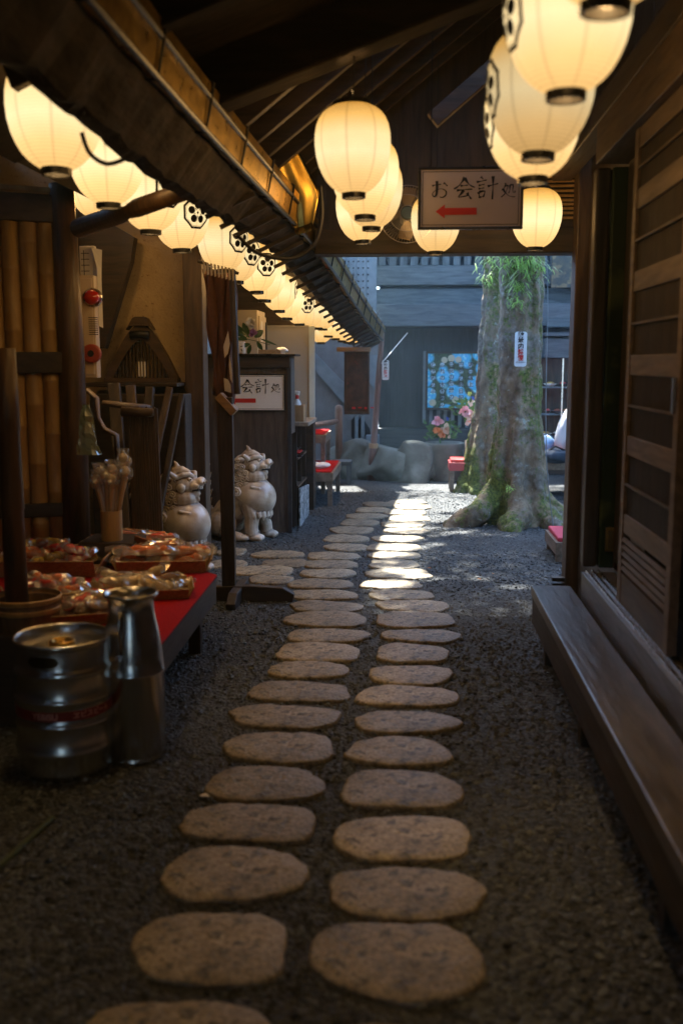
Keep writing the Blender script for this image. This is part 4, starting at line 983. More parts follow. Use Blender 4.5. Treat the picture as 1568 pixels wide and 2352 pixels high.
def sweet(kind, c, d, L, r, seed, lab, grp):
    rn = random.Random(seed); d = Vector(d).normalized(); c = Vector(c)
    t = T('wrapped_sweet', lab, 'sweet', c, grp)
    mb = MB(); n_ = 7; mb.tube([c + d * (L * (q / n_ - .5)) + Vector((rn.gauss(0, .003), rn.gauss(0, .003), rn.gauss(0, .003))) for q in range(n_ + 1)], [r * (.8 + .35 * rn.random()) * (1 if 0 < q < n_ else .5) for q in range(n_ + 1)], 10)
    t.part('filling', mb, SW[kind], smooth=True)
    mb = MB(); up_ = Vector((0, 0, 1)); sd_ = d.cross(up_).normalized()
    N1, N2 = 9, 7; vs = []
    for i in range(N1):
        for j in range(N2):
            u_ = (i / (N1 - 1) - .5) * L * 1.35; v_ = (j / (N2 - 1) - .5) * 2
            prof_ = max(0, 1 - abs(v_) ** 2.2); pinch = 1 - .55 * (abs(2 * i / (N1 - 1) - 1) > .8)
            vs.append(c + d * u_ + sd_ * v_ * r * 1.5 * pinch + up_ * (prof_ * r * 1.25 * pinch - r * .3 + rn.gauss(0, .005)) + sd_ * rn.gauss(0, .004))
    mb.add(vs, [(i * N2 + j, (i + 1) * N2 + j, (i + 1) * N2 + j + 1, i * N2 + j + 1) for i in range(N1 - 1) for j in range(N2 - 1)])
    t.part('wrapper', mb, M_film)
def tray(lab, cxy, w_, l_, h_, rot, kinds, seed, n, sw_lab, slab_grp, z=TZ, rr=.02, LL=.13):
    c = Vector((cxy[0], cxy[1], z)); t = T('basket', lab, 'basket', c, 'cane baskets of wrapped sweets')
    u = Vector((math.cos(rot), math.sin(rot), 0)); v = Vector((-math.sin(rot), math.cos(rot), 0))
    m = MB(); m.prism([(-w_ / 2, -l_ / 2), (w_ / 2, -l_ / 2), (w_ / 2, l_ / 2), (-w_ / 2, l_ / 2)], c + Vector((0, 0, .002)), u, v, (0, 0, .006)); t.part('bottom', m, M_basket)
    for (a, b) in (((-1, -1), (1, -1)), ((1, -1), (1, 1)), ((1, 1), (-1, 1)), ((-1, 1), (-1, -1))):
        p = c + u * a[0] * w_ / 2 + v * a[1] * l_ / 2; q = c + u * b[0] * w_ / 2 + v * b[1] * l_ / 2
        o_ = (p + q) / 2 - c; o_.normalize(); tl = o_ * h_ * .45
        m = MB(); m.add([p + Vector((0, 0, .003)), q + Vector((0, 0, .003)), q + tl + Vector((0, 0, h_)), p + tl + Vector((0, 0, h_)), p - o_ * .006 + Vector((0, 0, .003)), q - o_ * .006 + Vector((0, 0, .003)), q + tl - o_ * .006 + Vector((0, 0, h_)), p + tl - o_ * .006 + Vector((0, 0, h_))],
                        [(0, 1, 2, 3), (7, 6, 5, 4), (3, 2, 6, 7), (0, 4, 5, 1), (0, 3, 7, 4), (1, 5, 6, 2)])
        t.part('side', m, M_basket)
        m = MB(); m.tube([p + tl + Vector((0, 0, h_)), q + tl + Vector((0, 0, h_))], .005, 6); t.part('rim', m, M_basket)
    rn = random.Random(seed)
    for i in range(n):
        a = rn.uniform(-1, 1) * w_ * .34; b = rn.uniform(-1, 1) * l_ * .36; lay = i / n
        ang = rot + rn.gauss(0, .5)
        sweet(rn.choice(kinds), c + u * a + v * b + Vector((0, 0, .028 + lay * h_ * 1.25)), (math.cos(ang), math.sin(ang), rn.gauss(0, .18)), LL * rn.uniform(.8, 1.15), rr * rn.uniform(.8, 1.15), seed * 50 + i, sw_lab, slab_grp)
    return t
a = at(376, 1296, z=TZ + .02); tray('long cane basket of amber wrapped sweets, rightmost on the red table', (a.x, a.y + .02), .46, .34, .07, .15, (0, 0, 1, 0), 1, 26, 'amber wrapped sweet stick in the rightmost basket', 'sweets in the rightmost basket', rr=.03, LL=.22)
a = at(335, 1356, z=TZ + .02); tray('flat cane basket of pale wrapped sweets behind the milk can', (a.x, a.y), .40, .26, .05, .25, (2, 2, 1), 2, 18, 'pale wrapped sweet in the basket behind the milk can', 'sweets behind the milk can', rr=.026, LL=.17)
a = at(190, 1405, z=TZ + .02); tray('cane basket of dark wrapped sweets left of the milk can mouth', (a.x + .03, a.y), .46, .30, .05, .35, (1, 3, 2), 3, 18, 'dark wrapped sweet in the basket left of the milk can', 'sweets left of the milk can', rr=.018, LL=.16)
a = at(130, 1300, z=TZ + .02); tray('cane basket heaped with red and orange wrapped sweets, leftmost on the table', (a.x, a.y), .50, .40, .09, .1, (0, 3, 4, 1), 4, 30, 'red or orange wrapped sweet heaped in the leftmost basket', 'sweets in the leftmost basket', rr=.026, LL=.11)
a = at(250, 1262, z=TZ + .02); tray('small round-ended basket of pale sweets at the back of the table', (a.x, a.y), .30, .2, .06, .1, (2, 1), 5, 12, 'pale wrapped sweet in the rear basket', 'sweets in the rear basket', rr=.022, LL=.11)
a = at(120, 1375, z=TZ + .02); tray('heap of pale and red wrapped sweets between the wooden tub and the red cloth band', (a.x, a.y), .36, .24, .07, .5, (2, 3, 0), 7, 18, 'pale or red wrapped sweet heaped beside the wooden tub', 'sweets beside the tub', rr=.024, LL=.13)
if False: tray('low tray of pale sweets at the front edge behind the can neck', (a.x + .02, a.y), .30, .20, .04, .6, (2, 2, 0), 8, 12, 'pale wrapped sweet in the front edge tray', 'sweets at the front edge', rr=.02, LL=.14)
a = at(330, 1258, z=TZ + .02); tray('back tray piled with orange sweets behind the rightmost basket', (a.x, a.y), .34, .22, .07, .2, (0, 3, 1), 9, 16, 'orange wrapped sweet in the back tray', 'sweets in the back tray', rr=.025, LL=.15)
# leaning brown packet in the rightmost basket
a = at(350, 1262, y=5.35); m = MB().bar(a + Vector((-.10, 0, .03)), a + Vector((.14, -.05, -.04)), .01, .12, up=(0, -.4, 1)); tag(m.build('packet', SW[1], bevel=.003, loc=a), 'brown wrapped packet standing up in the rightmost basket', 'packet')
# thin bamboo tongs / sticks on the red cloth
a = at(80, 1330, z=TZ + .05); b = at(165, 1372, z=TZ + .05)
tag(MB().bar(a, b, .012, .006).build('bamboo_tongs', M_bamboo, loc=a), 'pale bamboo tongs lying at the left end of the red cloth', 'tongs')

# ================================================================ CUP OF WRAPPED STICKS
a = at(258, 1240, y=5.35)
m = MB(); m.box((a.x - .16, 5.25, TZ + .001), (a.x + .14, 5.55, a.z)); tag(m.build('display_box', dark('x'), bevel=.004, loc=(a.x, 5.4, TZ)), 'dark wooden box under the bamboo cup of sweet sticks', 'box')
cup = T('bamboo_cup', 'square-cut bamboo cup holding wrapped sweet sticks', 'cup', a)
h_ = at(258, 1172, y=5.35).z - a.z
cup.part('cup', MB().lathe([(.0, .004), (.055, .004), (.058, .0), (.060, h_), (.054, h_), (.052, .01)], a, 24), M_bamboo, smooth=False)
for i, (px, py, dy) in enumerate([(228, 1085, .02), (243, 1092, -.02), (258, 1078, .0), (270, 1090, .03), (288, 1082, .0), (284, 1052, .05), (255, 1100, -.03), (222, 1100, .0)]):
    hp = at(px, py, y=5.35 + dy); b = a + Vector(((px - 256) * .0010, dy * .5, h_ * .6))
    s = T('sweet_stick', ['leftmost rear', 'left front', 'middle rear', 'middle right', 'rightmost', 'tallest', 'front middle', 'lowest left'][i] + ' round sweet on a stick in the bamboo cup', 'sweet stick', b, 'sweet sticks in the bamboo cup')
    s.part('stick', MB().tube([b, b.lerp(hp, .5) + Vector((0, 0, 0)), hp - Vector((0, 0, .03))], [.012, .014, .017], 8), pale('z'))
    s.part('sweet_ball', MB().ell(hp, (.028, .028, .03)), SW[2], smooth=True)
    mb = MB(); rn = random.Random(i); vs = []
    for q in range(9):
        for k in range(12):
            t = 2 * math.pi * k / 12; rr_ = (.02, .034, .042, .043, .040, .034, .024, .032, .038)[q] + rn.gauss(0, .0035); vs.append(hp + Vector((rr_ * math.cos(t), rr_ * math.sin(t), -.055 + q * .0135)))
    mb.add(vs, [(q * 12 + k, q * 12 + (k + 1) % 12, (q + 1) * 12 + (k + 1) % 12, (q + 1) * 12 + k) for q in range(8) for k in range(12)])
    s.part('wrapper', mb, M_film)

# ================================================================ BAMBOO SCREEN AND FRAME AT THE LEFT
P0 = at(165, 1290, y=5.05)
scr = T('bamboo_screen', 'screen of upright bamboo canes in a pole frame at the left edge', 'screen', (P0.x - .4, 4.8, 0))
px0 = at(137, 900, y=5.62).x; px1 = at(196, 900, y=5.62).x; pcx, pr = (px0 + px1) / 2, (px1 - px0) / 2
m = MB(); m.tube([(pcx - .01, 5.62, TZ), (pcx, 5.62, 1.0), (pcx + .005, 5.62, 1.6), (pcx - .015, 5.62, 2.48)], [pr * 1.06, pr * 1.02, pr * .96, pr * .9], 20)
M_pole = wood('dark_pole_', (.035, .02, .010), (.105, .055, .024), 'z', rough=.42, bump=.3)
scr.part('pole', m, M_pole, smooth=True)
x2 = -3.05; y2 = 5.25
def sp(t, z): return Vector((pcx + (x2 - pcx) * t, 5.62 + (y2 - 5.62) * t, z))
for z_, w1, h1, mm in ((2.44, .05, .03, M_bamboo), (2.34, .07, .15, dark('x')), (1.50, .10, .12, dark('x')), (.66, .06, .08, dark('x'))):
    m = MB(); m.bar(sp(0.0, z_), sp(1, z_ + .03 * (z_ > 2)), w1, h1); scr.part('cross_rail', m, mm, bevel=.006)
k = 0; t = .10
while t < 1.0:
    m = MB(); r_ = .049; seg = []
    rr_ = random.Random(k); zs = [.5]; z = .5 + rr_.uniform(.05, .3)
    pts = [(TZ + .02, r_)]
    while z < 2.28:
        pts += [(z - .008, r_), (z, r_ * 1.09), (z + .008, r_)]; z += rr_.uniform(.26, .36)
    pts.append((2.28, r_)); c = sp(t, 0) + Vector((0, .03, 0))
    m.tube([(c.x, c.y, q[0]) for q in pts], [q[1] for q in pts], 12)
    scr.part('bamboo_cane', m, M_bamboo, smooth=True); t += .082; k += 1
p = at(182, 524, y=5.45); q = at(432, 437, y=4.35)
m = MB(); m.tube([p, q], [.052, .038], 14); tag(m.build('slanting_pole', M_pole, smooth=True), 'thick dark pole slanting up from the bamboo frame to the eave', 'pole')
# wooden tub with a thick bamboo stalk, lower left
tc_ = at(55, 1470, y=3.95)
tub = T('wooden_tub', 'round wooden tub at the left edge behind the keg', 'tub', (tc_.x, 4.0, TZ))
zt = at(55, 1375, y=3.95).z
m = MB(); m.lathe([(.10, .0), (.125, .0), (.145, zt - .42), (.133, zt - .42), (.115, .03)], (tc_.x, 4.0, .42 - .02), 28); tub.part('tub', m, wood('tub_wood_', (.10, .055, .025), (.20, .12, .06), 'z'))
for z_ in (.52, zt - .05): m = MB(); m.lathe([(.137, -.012), (.145, -.008), (.147, .008), (.14, .012)], (tc_.x, 4.0, z_), 28); tub.part('hoop', m, M_bamboo)
st = MB(); a = at(38, 1350, y=4.05); b = at(12, 800, y=4.05)
st.tube([a - Vector((0, 0, .2)), a.lerp(b, .33), a.lerp(b, .34), a.lerp(b, .66), a.lerp(b, .67), b], [.05, .046, .05, .044, .048, .042], 14)
tag(st.build('bamboo_stalk', M_pole, smooth=True), 'thick dim bamboo stalk rising out of the wooden tub at the left edge', 'bamboo')
# stand under the tub
m = MB().box((tc_.x - .3, 3.86, 0), (tc_.x + .2, 4.2, .398)); tag(m.build('crate', dark('x'), bevel=.01, loc=(tc_.x, 4.03, 0)), 'dark wooden crate under the wooden tub', 'crate')

# ================================================================ FIRE ALARM, PAPERS, BAG
fa = T('fire_alarm', 'white fire alarm panel with red lamp and round red push button', 'alarm', at(202, 700, y=6.0))
a = at(180, 632, y=6.0); b = at(224, 868, y=6.0)
m = MB().box((a.x, 6.0, b.z), (b.x, 6.08, a.z)); M_alarm = mat('alarm_enamel', (.66, .56, .46), (.6, .5, .4), rough=.4); fa.part('panel', m, M_alarm, bevel=.006)
m = MB().box((a.x + .012, 5.993, b.z + .02), (b.x - .012, 5.999, a.z - .02)); fa.part('face_plate', m, M_alarm, bevel=.002)
lp = at(210, 683, y=5.97)
m = MB(); m.tube([lp + Vector((-.01, .015, 0)), lp + Vector((.01, -.005, 0)), lp + Vector((.033, -.028, 0)), lp + Vector((.044, -.038, 0))], [.05, .046, .03, .008], 20)
M_rl = mat('red_lamp_glass', (.60, .03, .01), (.5, .02, .01), rough=.12, coat=1)
fa.part('lamp_dome', m, M_rl, smooth=True)
m = MB(); m.tube([lp + Vector((0, .035, 0)), lp + Vector((0, .015, 0))], [.058, .056], 24); fa.part('lamp_bezel', m, M_steel)
bp_ = at(211, 812, y=5.98)
m = MB(); m.tube([bp_ + Vector((0, .02, 0)), bp_ + Vector((0, -.012, 0)), bp_ + Vector((0, -.018, 0))], [.056, .056, .048], 28); fa.part('push_button', m, mat('dull_red', (.40, .07, .05), (.34, .06, .04), rough=.45), smooth=False)
m = MB(); m.tube([bp_ + Vector((0, -.0185, 0)), bp_ + Vector((0, -.024, 0))], [.02, .018], 20); fa.part('button_centre', m, M_ink)
m = MB()
for k in range(9): m.box((lp.x - .028, 5.991, lp.z - .12 - k * .0125), (lp.x + .028, 5.9925, lp.z - .116 - k * .0125))
fa.part('speaker_slots', m, M_iron)
a = at(182, 565, y=6.1); b = at(212, 632, y=6.1)
tag(MB().box((a.x, 6.1, b.z), (b.x + .02, 6.14, a.z)).build('notice_board', M_white, bevel=.004, loc=((a.x + b.x) / 2, 6.12, b.z)), 'white notice board with faint ruled lines above the fire alarm', 'notice')
o = bpy.data.objects[-1] if False else None
ps = T('paper_sheaf', 'curled white paper sheaf hanging right of the fire alarm', 'paper', at(230, 660, y=6.1))
a = at(212, 570, y=6.1); b = at(242, 750, y=6.12); m = MB(); vs = []
for i in range(9):
    t = i / 8; z = a.z + (b.z - a.z) * t; bulge = .0 if t > .35 else .03 * (1 - t / .35)
    vs += [(a.x, 6.1, z), (b.x - .02 - .03 * max(0, .25 - t) * 4, 6.06, z), (b.x, 6.08 + bulge, z - .01)]
m.add(vs, [(3 * i + j, 3 * i + j + 1, 3 * i + j + 4, 3 * i + j + 3) for i in range(8) for j in range(2)]); so_ = m; p_ = ps.part('sheet', m, M_white); sdm = p_.modifiers.new('thick', 'SOLIDIFY'); sdm.thickness = .004
# small scrawled lines on the notice
m = MB(); a = at(186, 575, y=6.098)
for k in range(5): m.box((a.x, 6.0965, a.z - .02 - k * .035), (a.x + .05, 6.0985, a.z - .016 - k * .035))
m.box((a.x + .015, 6.0965, a.z - .17), (a.x + .019, 6.0985, a.z)); 
nb_ = bpy.data.objects['notice_board']; li = m.build('ruled_lines', M_ink, None); li.data.transform(Matrix.Translation(-nb_.location)); li.parent = nb_
bagp = at(200, 985, y=5.3); mb = MB(); rn = random.Random(9); vs = []
for q in range(10):
    for k in range(12):
        t = 2 * math.pi * k / 12; rr_ = .02 + .045 * (q / 9) ** .7 + rn.gauss(0, .006); vs.append((bagp.x + rr_ * math.cos(t), bagp.y + rr_ * .6 * math.sin(t), bagp.z + .13 - q * .03))
mb.add(vs, [(q * 12 + k, q * 12 + (k + 1) % 12, (q + 1) * 12 + (k + 1) % 12, (q + 1) * 12 + k) for q in range(9) for k in range(12)])
M_bag = mat('greenish_plastic', (.30, .42, .30), (.5, .55, .45), rough=.2, scale=12, trans=.6, coat=.6)
tag(mb.build('plastic_bag', M_bag, loc=bagp), 'crumpled greenish clear plastic bag hanging beside the bamboo pole', 'bag')

# ================================================================ WALL ORNAMENT (boat-prow shaped lattice) ON THE PLASTER
oy = 7.3
orn = T('wooden_ornament', 'arched dark wooden window ornament with lattice against the plaster wall', 'ornament', at(325, 868, y=oy))
def arcpt(t, wv, hv, c): # t 0..1 over the arch
    s_ = 2 * t - 1; return Vector((c.x + wv * s_, oy, c.z + hv * (1 - abs(s_) ** 1.55)))
c = at(325, 868, y=oy); wv = at(408, 868, y=oy).x - c.x; hv = at(325, 742, y=oy).z - c.z
m = MB(); N1 = 24
for i in range(N1):
    p = arcpt(i / N1, wv, hv, c); q = arcpt((i + 1) / N1, wv, hv, c); pi_ = arcpt(i / N1, wv * .78, hv * .70, c); qi = arcpt((i + 1) / N1, wv * .78, hv * .70, c)
    m.add([p, q, qi, pi_] + [v + Vector((0, .07, 0)) for v in (p, q, qi, pi_)], [(0, 1, 2, 3), (7, 6, 5, 4), (0, 4, 5, 1), (3, 2, 6, 7)])
orn.part('arch', m, mid('x'))
m = MB(); m.prism([(-.075, -.02), (.075, -.02), (.10, -.05), (.05, .035), (.03, .045), (-.03, .045), (-.05, .035), (-.10, -.05)], (c.x, oy - .02, c.z + hv), (1, 0, 0), (0, 0, 1), (0, .1, 0)); orn.part('cap', m, mid('x'))
m = MB(); m.tube([(c.x - .07, oy - .012, c.z + hv * .78), (c.x, oy - .012, c.z + hv * .80), (c.x + .07, oy - .012, c.z + hv * .78)], [.03, .028, .03], 12); orn.part('boss', m, M_iron, smooth=True)
for k in range(15):
    s_ = (k - 7) / 7.6; x = c.x + wv * .78 * s_; zt_ = c.z + hv * .70 * (1 - abs(s_) ** 1.55)
    if zt_ - c.z > .02:
        orn.part('lattice_bar', MB().box((x - .006, oy + .02, c.z), (x + .006, oy + .04, zt_)), (M_white if k in (6, 7, 8) and False else dark('z')))
for k in range(3):
    orn.part('paper_slip', MB().box((c.x - .024 + k * .022, oy + .012, c.z + .01), (c.x - .014 + k * .022, oy + .018, c.z + .12)), M_white)  # white strips standing for light showing through the lattice
m = MB().box((c.x - wv * 1.0, oy - .03, c.z - .03), (c.x + wv * 1.0, oy + .1, c.z - .001)); orn.part('sill', m, mid('x'))
m = MB().box((c.x - wv * 1.35, oy - .25, c.z - .06), (c.x + wv * 1.2, oy + .1, c.z - .032)); sh_ = tag(m.build('wall_shelf', dark('x'), bevel=.005, loc=(c.x, oy, c.z - .06)), 'dark wall shelf carrying the arched wooden ornament', 'shelf')
# heap of old boards and timbers leaning below
tim = [((262, 880), (285, 1180), .085, .04, 'dark squared plank standing upright, tallest of the leaning timbers'), ((300, 885), (318, 1120), .07, .03, 'short pale-topped plank second of the leaning timbers'),
       ((345, 890), (330, 1120), .06, .06, 'forked log leaning among the timbers'), ((390, 890), (350, 1080), .05, .04, 'thin board leaning to the right among the timbers'), ((418, 905), (380, 1100), .04, .05, 'rightmost dark board leaning by the brown post'),
       ]
for i, (p, q, w_, t_, lab) in enumerate(tim):
    a = at(*p, y=6.7 + .05 * i); b = at(*q, y=6.5 + .05 * i); b = b + (b - a).normalized() * .45
    if b.z < .02: b = a + (b - a) * ((a.z - .02) / (a.z - b.z))
    o = MB().bar(a, b, w_, t_, up=(0, 1, 0)).build('leaning_timber', (mid if i % 2 else dark)('z'), bevel=.008, loc=(b.x, b.y, 0)); tag(o, lab, 'timber', 'old timbers leaning against the wall')
a = at(235, 925, y=6.5); b = at(345, 940, y=6.6)
tag(MB().tube([a, b], [.018, .03], 12).build('round_log', mid('x'), smooth=True, loc=a), 'short round log lying across the leaning timbers', 'log')
a = at(205, 900, y=6.4); m = MB(); m.tube([at(200, 895, y=6.3), at(222, 915, y=6.3), at(226, 960, y=6.3), at(240, 985, y=6.3), at(268, 1000, y=6.3), at(272, 1060, y=6.3)], [.03, .035, .03, .03, .035, .03], 10, flat=.5)
tag(m.build('carved_bracket', mid('z'), smooth=True, loc=a), 'curvy carved dark wooden bracket left of the leaning timbers', 'bracket')
# mass of dark furniture behind
m = MB().box((at(205, 900, y=7.0).x, 7.0, .0), (at(425, 900, y=7.0).x, 7.22, at(300, 905, y=7.0).z)); tag(m.build('storage_chest', dark('x'), bevel=.01, loc=((at(315, 900, y=7.0).x), 7.1, 0)), 'dark wooden chest behind the leaning timbers', 'chest')
# reed roll
a = at(322, 938, y=6.0); b = at(345, 1240, y=6.0); rl = T('reed_blind', 'upright ribbed reed blind leaning beside the lion statue', 'blind', (b.x, 6.0, 0))
ztop, = [a.z]; b = at(340, 1235, y=6.0); 
wd_ = (at(358, 1000, y=6).x - at(288, 1000, y=6).x)
for k in range(12):
    x0 = at(290, 940, y=6).x + wd_ * k / 12; m = MB(); m.bar((x0 + .01, 6.02 + .01 * math.sin(k), ztop + .01 * math.sin(k * 2)), (x0 + .06, 5.9, .02), wd_ / 12 * .92, .02, up=(0, 1, 0)); rl.part('reed', m, mid('z'), bevel=.003)
m = MB(); m.tube([at(280, 945, y=5.95), at(352, 948, y=5.95)], [.03, .026], 12); rl.part('top_roll', m, mid('x'), smooth=True)

# ================================================================ BANNER STAND (post with foot, leaning cloth banner)
sy = 6.15
fb = at(525, 1385, z=0); bs = T('wooden_stand', 'dark wooden sign stand with crossed foot beside the sweets table', 'stand', (fb.x, sy, 0))
x0 = at(510, 1200, y=sy).x; x1 = at(545, 1200, y=sy).x
zt = at(520, 905, y=sy).z
a0 = at(508, 905, y=sy); a1 = at(538, 905, y=sy)
m = MB(); m.bar((at(527, 1380, y=sy).x, sy, .06), ((a0.x + a1.x) / 2 - .012, sy, zt - .02), .085, .05, up=(0, 1, 0)); bs.part('upright', m, dark('z'), bevel=.004)
m = MB(); m.bar((at(505, 1100, y=sy).x, sy + .10, .9 - .35), (at(496, 905, y=sy).x, sy + .10, zt - .02), .03, .05, up=(0, 1, 0)); bs.part('rear_upright', m, mid('z'), bevel=.004)
m = MB(); m.bar(at(503, 908, y=sy), at(540, 948, y=sy), .10, .05); bs.part('gable_cap', m, wood('cap_wood_', (.20, .12, .05), (.34, .2, .09), 'x'), bevel=.003)
foot = MB(); foot.prism([(-.30, 0), (.30, 0), (.31, .05), (.24, .09), (.05, .10), (-.05, .10), (-.24, .09), (-.31, .05)], (fb.x + .10, sy - .04, 0), (1, 0, 0), (0, 0, 1), (0, .06, 0)); bs.part('foot', foot, dark('x'), bevel=.006)
foot = MB(); foot.prism([(-.28, 0), (.28, 0), (.29, .04), (.2, .09), (-.2, .09), (-.29, .04)], (fb.x + .02, sy, .002), (0, 1, 0), (0, 0, 1), (.06, 0, 0)); bs.part('foot', foot, dark('y'), bevel=.006)
# banner cloth: brown folded cloth with white marks, hanging from a rod
M_cloth = mat('brown_cloth', (.085, .035, .02), (.13, .055, .03), rough=.9, scale=20, bump=.2, bscale=200)
by = 6.35
bn_ = T('cloth_banner', 'brown folded cloth banner with white marks hanging above the wooden stand', 'banner', at(500, 640, y=by))
tops = [at(464 + 6.5 * i, 618 + 5 * math.sin(i * 1.3) + i * 1.2, y=by + .05 * math.sin(i * 1.7)) for i in range(13)]
bots = [at(492 + 3.6 * i, 905 + 2 * i, y=by + .03 * math.sin(i * 1.7)) for i in range(13)]
vs = []; N2 = 12
for i in range(13):
    for j in range(N2):
        t = j / (N2 - 1); vs.append(tops[i].lerp(bots[i], t) + Vector((.012 * math.sin(j * .9 + i), .02 * math.sin(i * 2.1 + t * 2), 0)))
m = MB().add(vs, [(i * N2 + j, (i + 1) * N2 + j, (i + 1) * N2 + j + 1, i * N2 + j + 1) for i in range(12) for j in range(N2 - 1)])
q = bn_.part('cloth', m, M_cloth, smooth=True); q.modifiers.new('thick', 'SOLIDIFY').thickness = .004
M_cw = mat('white_print', (.60, .52, .42), (.5, .44, .36), rough=.9)
def patch(pts, y_):
    P = [at(px, py, y=y_) for px, py in pts]; return MB().add(P + [p + Vector((0, .002, 0)) for p in P], [tuple(range(len(P))), tuple(range(2 * len(P) - 1, len(P) - 1, -1))])
bn_.part('white_mark', patch([(524, 760), (528, 790), (524, 812), (516, 822), (513, 795)], by - .10), M_cw)
bn_.part('white_mark', patch([(527, 815), (533, 850), (534, 880), (529, 870), (526, 840)], by - .10), M_cw)
bn_.part('white_mark', patch([(514, 868), (524, 872), (530, 885), (531, 902), (516, 898)], by - .10), M_cw)
for k in range(9):
    x_ = 466 + 8.3 * k; bn_.part('loop', patch([(x_, 600 + k * 2), (x_ + 5, 602 + k * 2), (x_ + 6, 628 + k * 2), (x_ + 2, 630 + k * 2)], by - .06), M_cw)
m = MB(); m.tube([at(455, 600, y=by), at(548, 628, y=by)], .010, 8); bn_.part('rod', m, dark('x'))
m = MB(); m.tube([at(533, 620, y=by - .02), at(545, 905, y=by - .12)], .022, 8); bn_.part('pole', m, dark('z'))

# ================================================================ LION STATUES
M_cer = bpy.data.materials.new('glazed_ceramic'); M_cer.use_nodes = True
def cer():
    n = M_cer.node_tree.nodes; l = M_cer.node_tree.links; b = n['Principled BSDF']
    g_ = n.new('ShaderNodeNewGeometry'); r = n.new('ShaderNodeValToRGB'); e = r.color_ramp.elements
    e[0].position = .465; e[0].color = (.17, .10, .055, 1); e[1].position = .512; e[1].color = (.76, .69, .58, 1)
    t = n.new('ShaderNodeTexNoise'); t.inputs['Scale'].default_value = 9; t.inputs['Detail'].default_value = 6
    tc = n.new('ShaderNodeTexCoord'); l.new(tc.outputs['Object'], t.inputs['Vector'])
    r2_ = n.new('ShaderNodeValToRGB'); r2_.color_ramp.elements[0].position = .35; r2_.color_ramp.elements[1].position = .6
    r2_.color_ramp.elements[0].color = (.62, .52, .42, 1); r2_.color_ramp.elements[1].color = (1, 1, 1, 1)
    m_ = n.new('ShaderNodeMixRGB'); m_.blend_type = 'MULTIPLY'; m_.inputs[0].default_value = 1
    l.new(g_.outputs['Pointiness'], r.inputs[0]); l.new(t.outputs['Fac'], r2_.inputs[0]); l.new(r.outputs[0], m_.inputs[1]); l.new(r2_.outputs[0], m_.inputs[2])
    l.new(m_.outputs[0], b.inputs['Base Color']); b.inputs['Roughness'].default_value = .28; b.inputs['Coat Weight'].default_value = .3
cer()
M_glz = mat('glaze_brown', (.22, .13, .07), (.3, .19, .1), rough=.3)
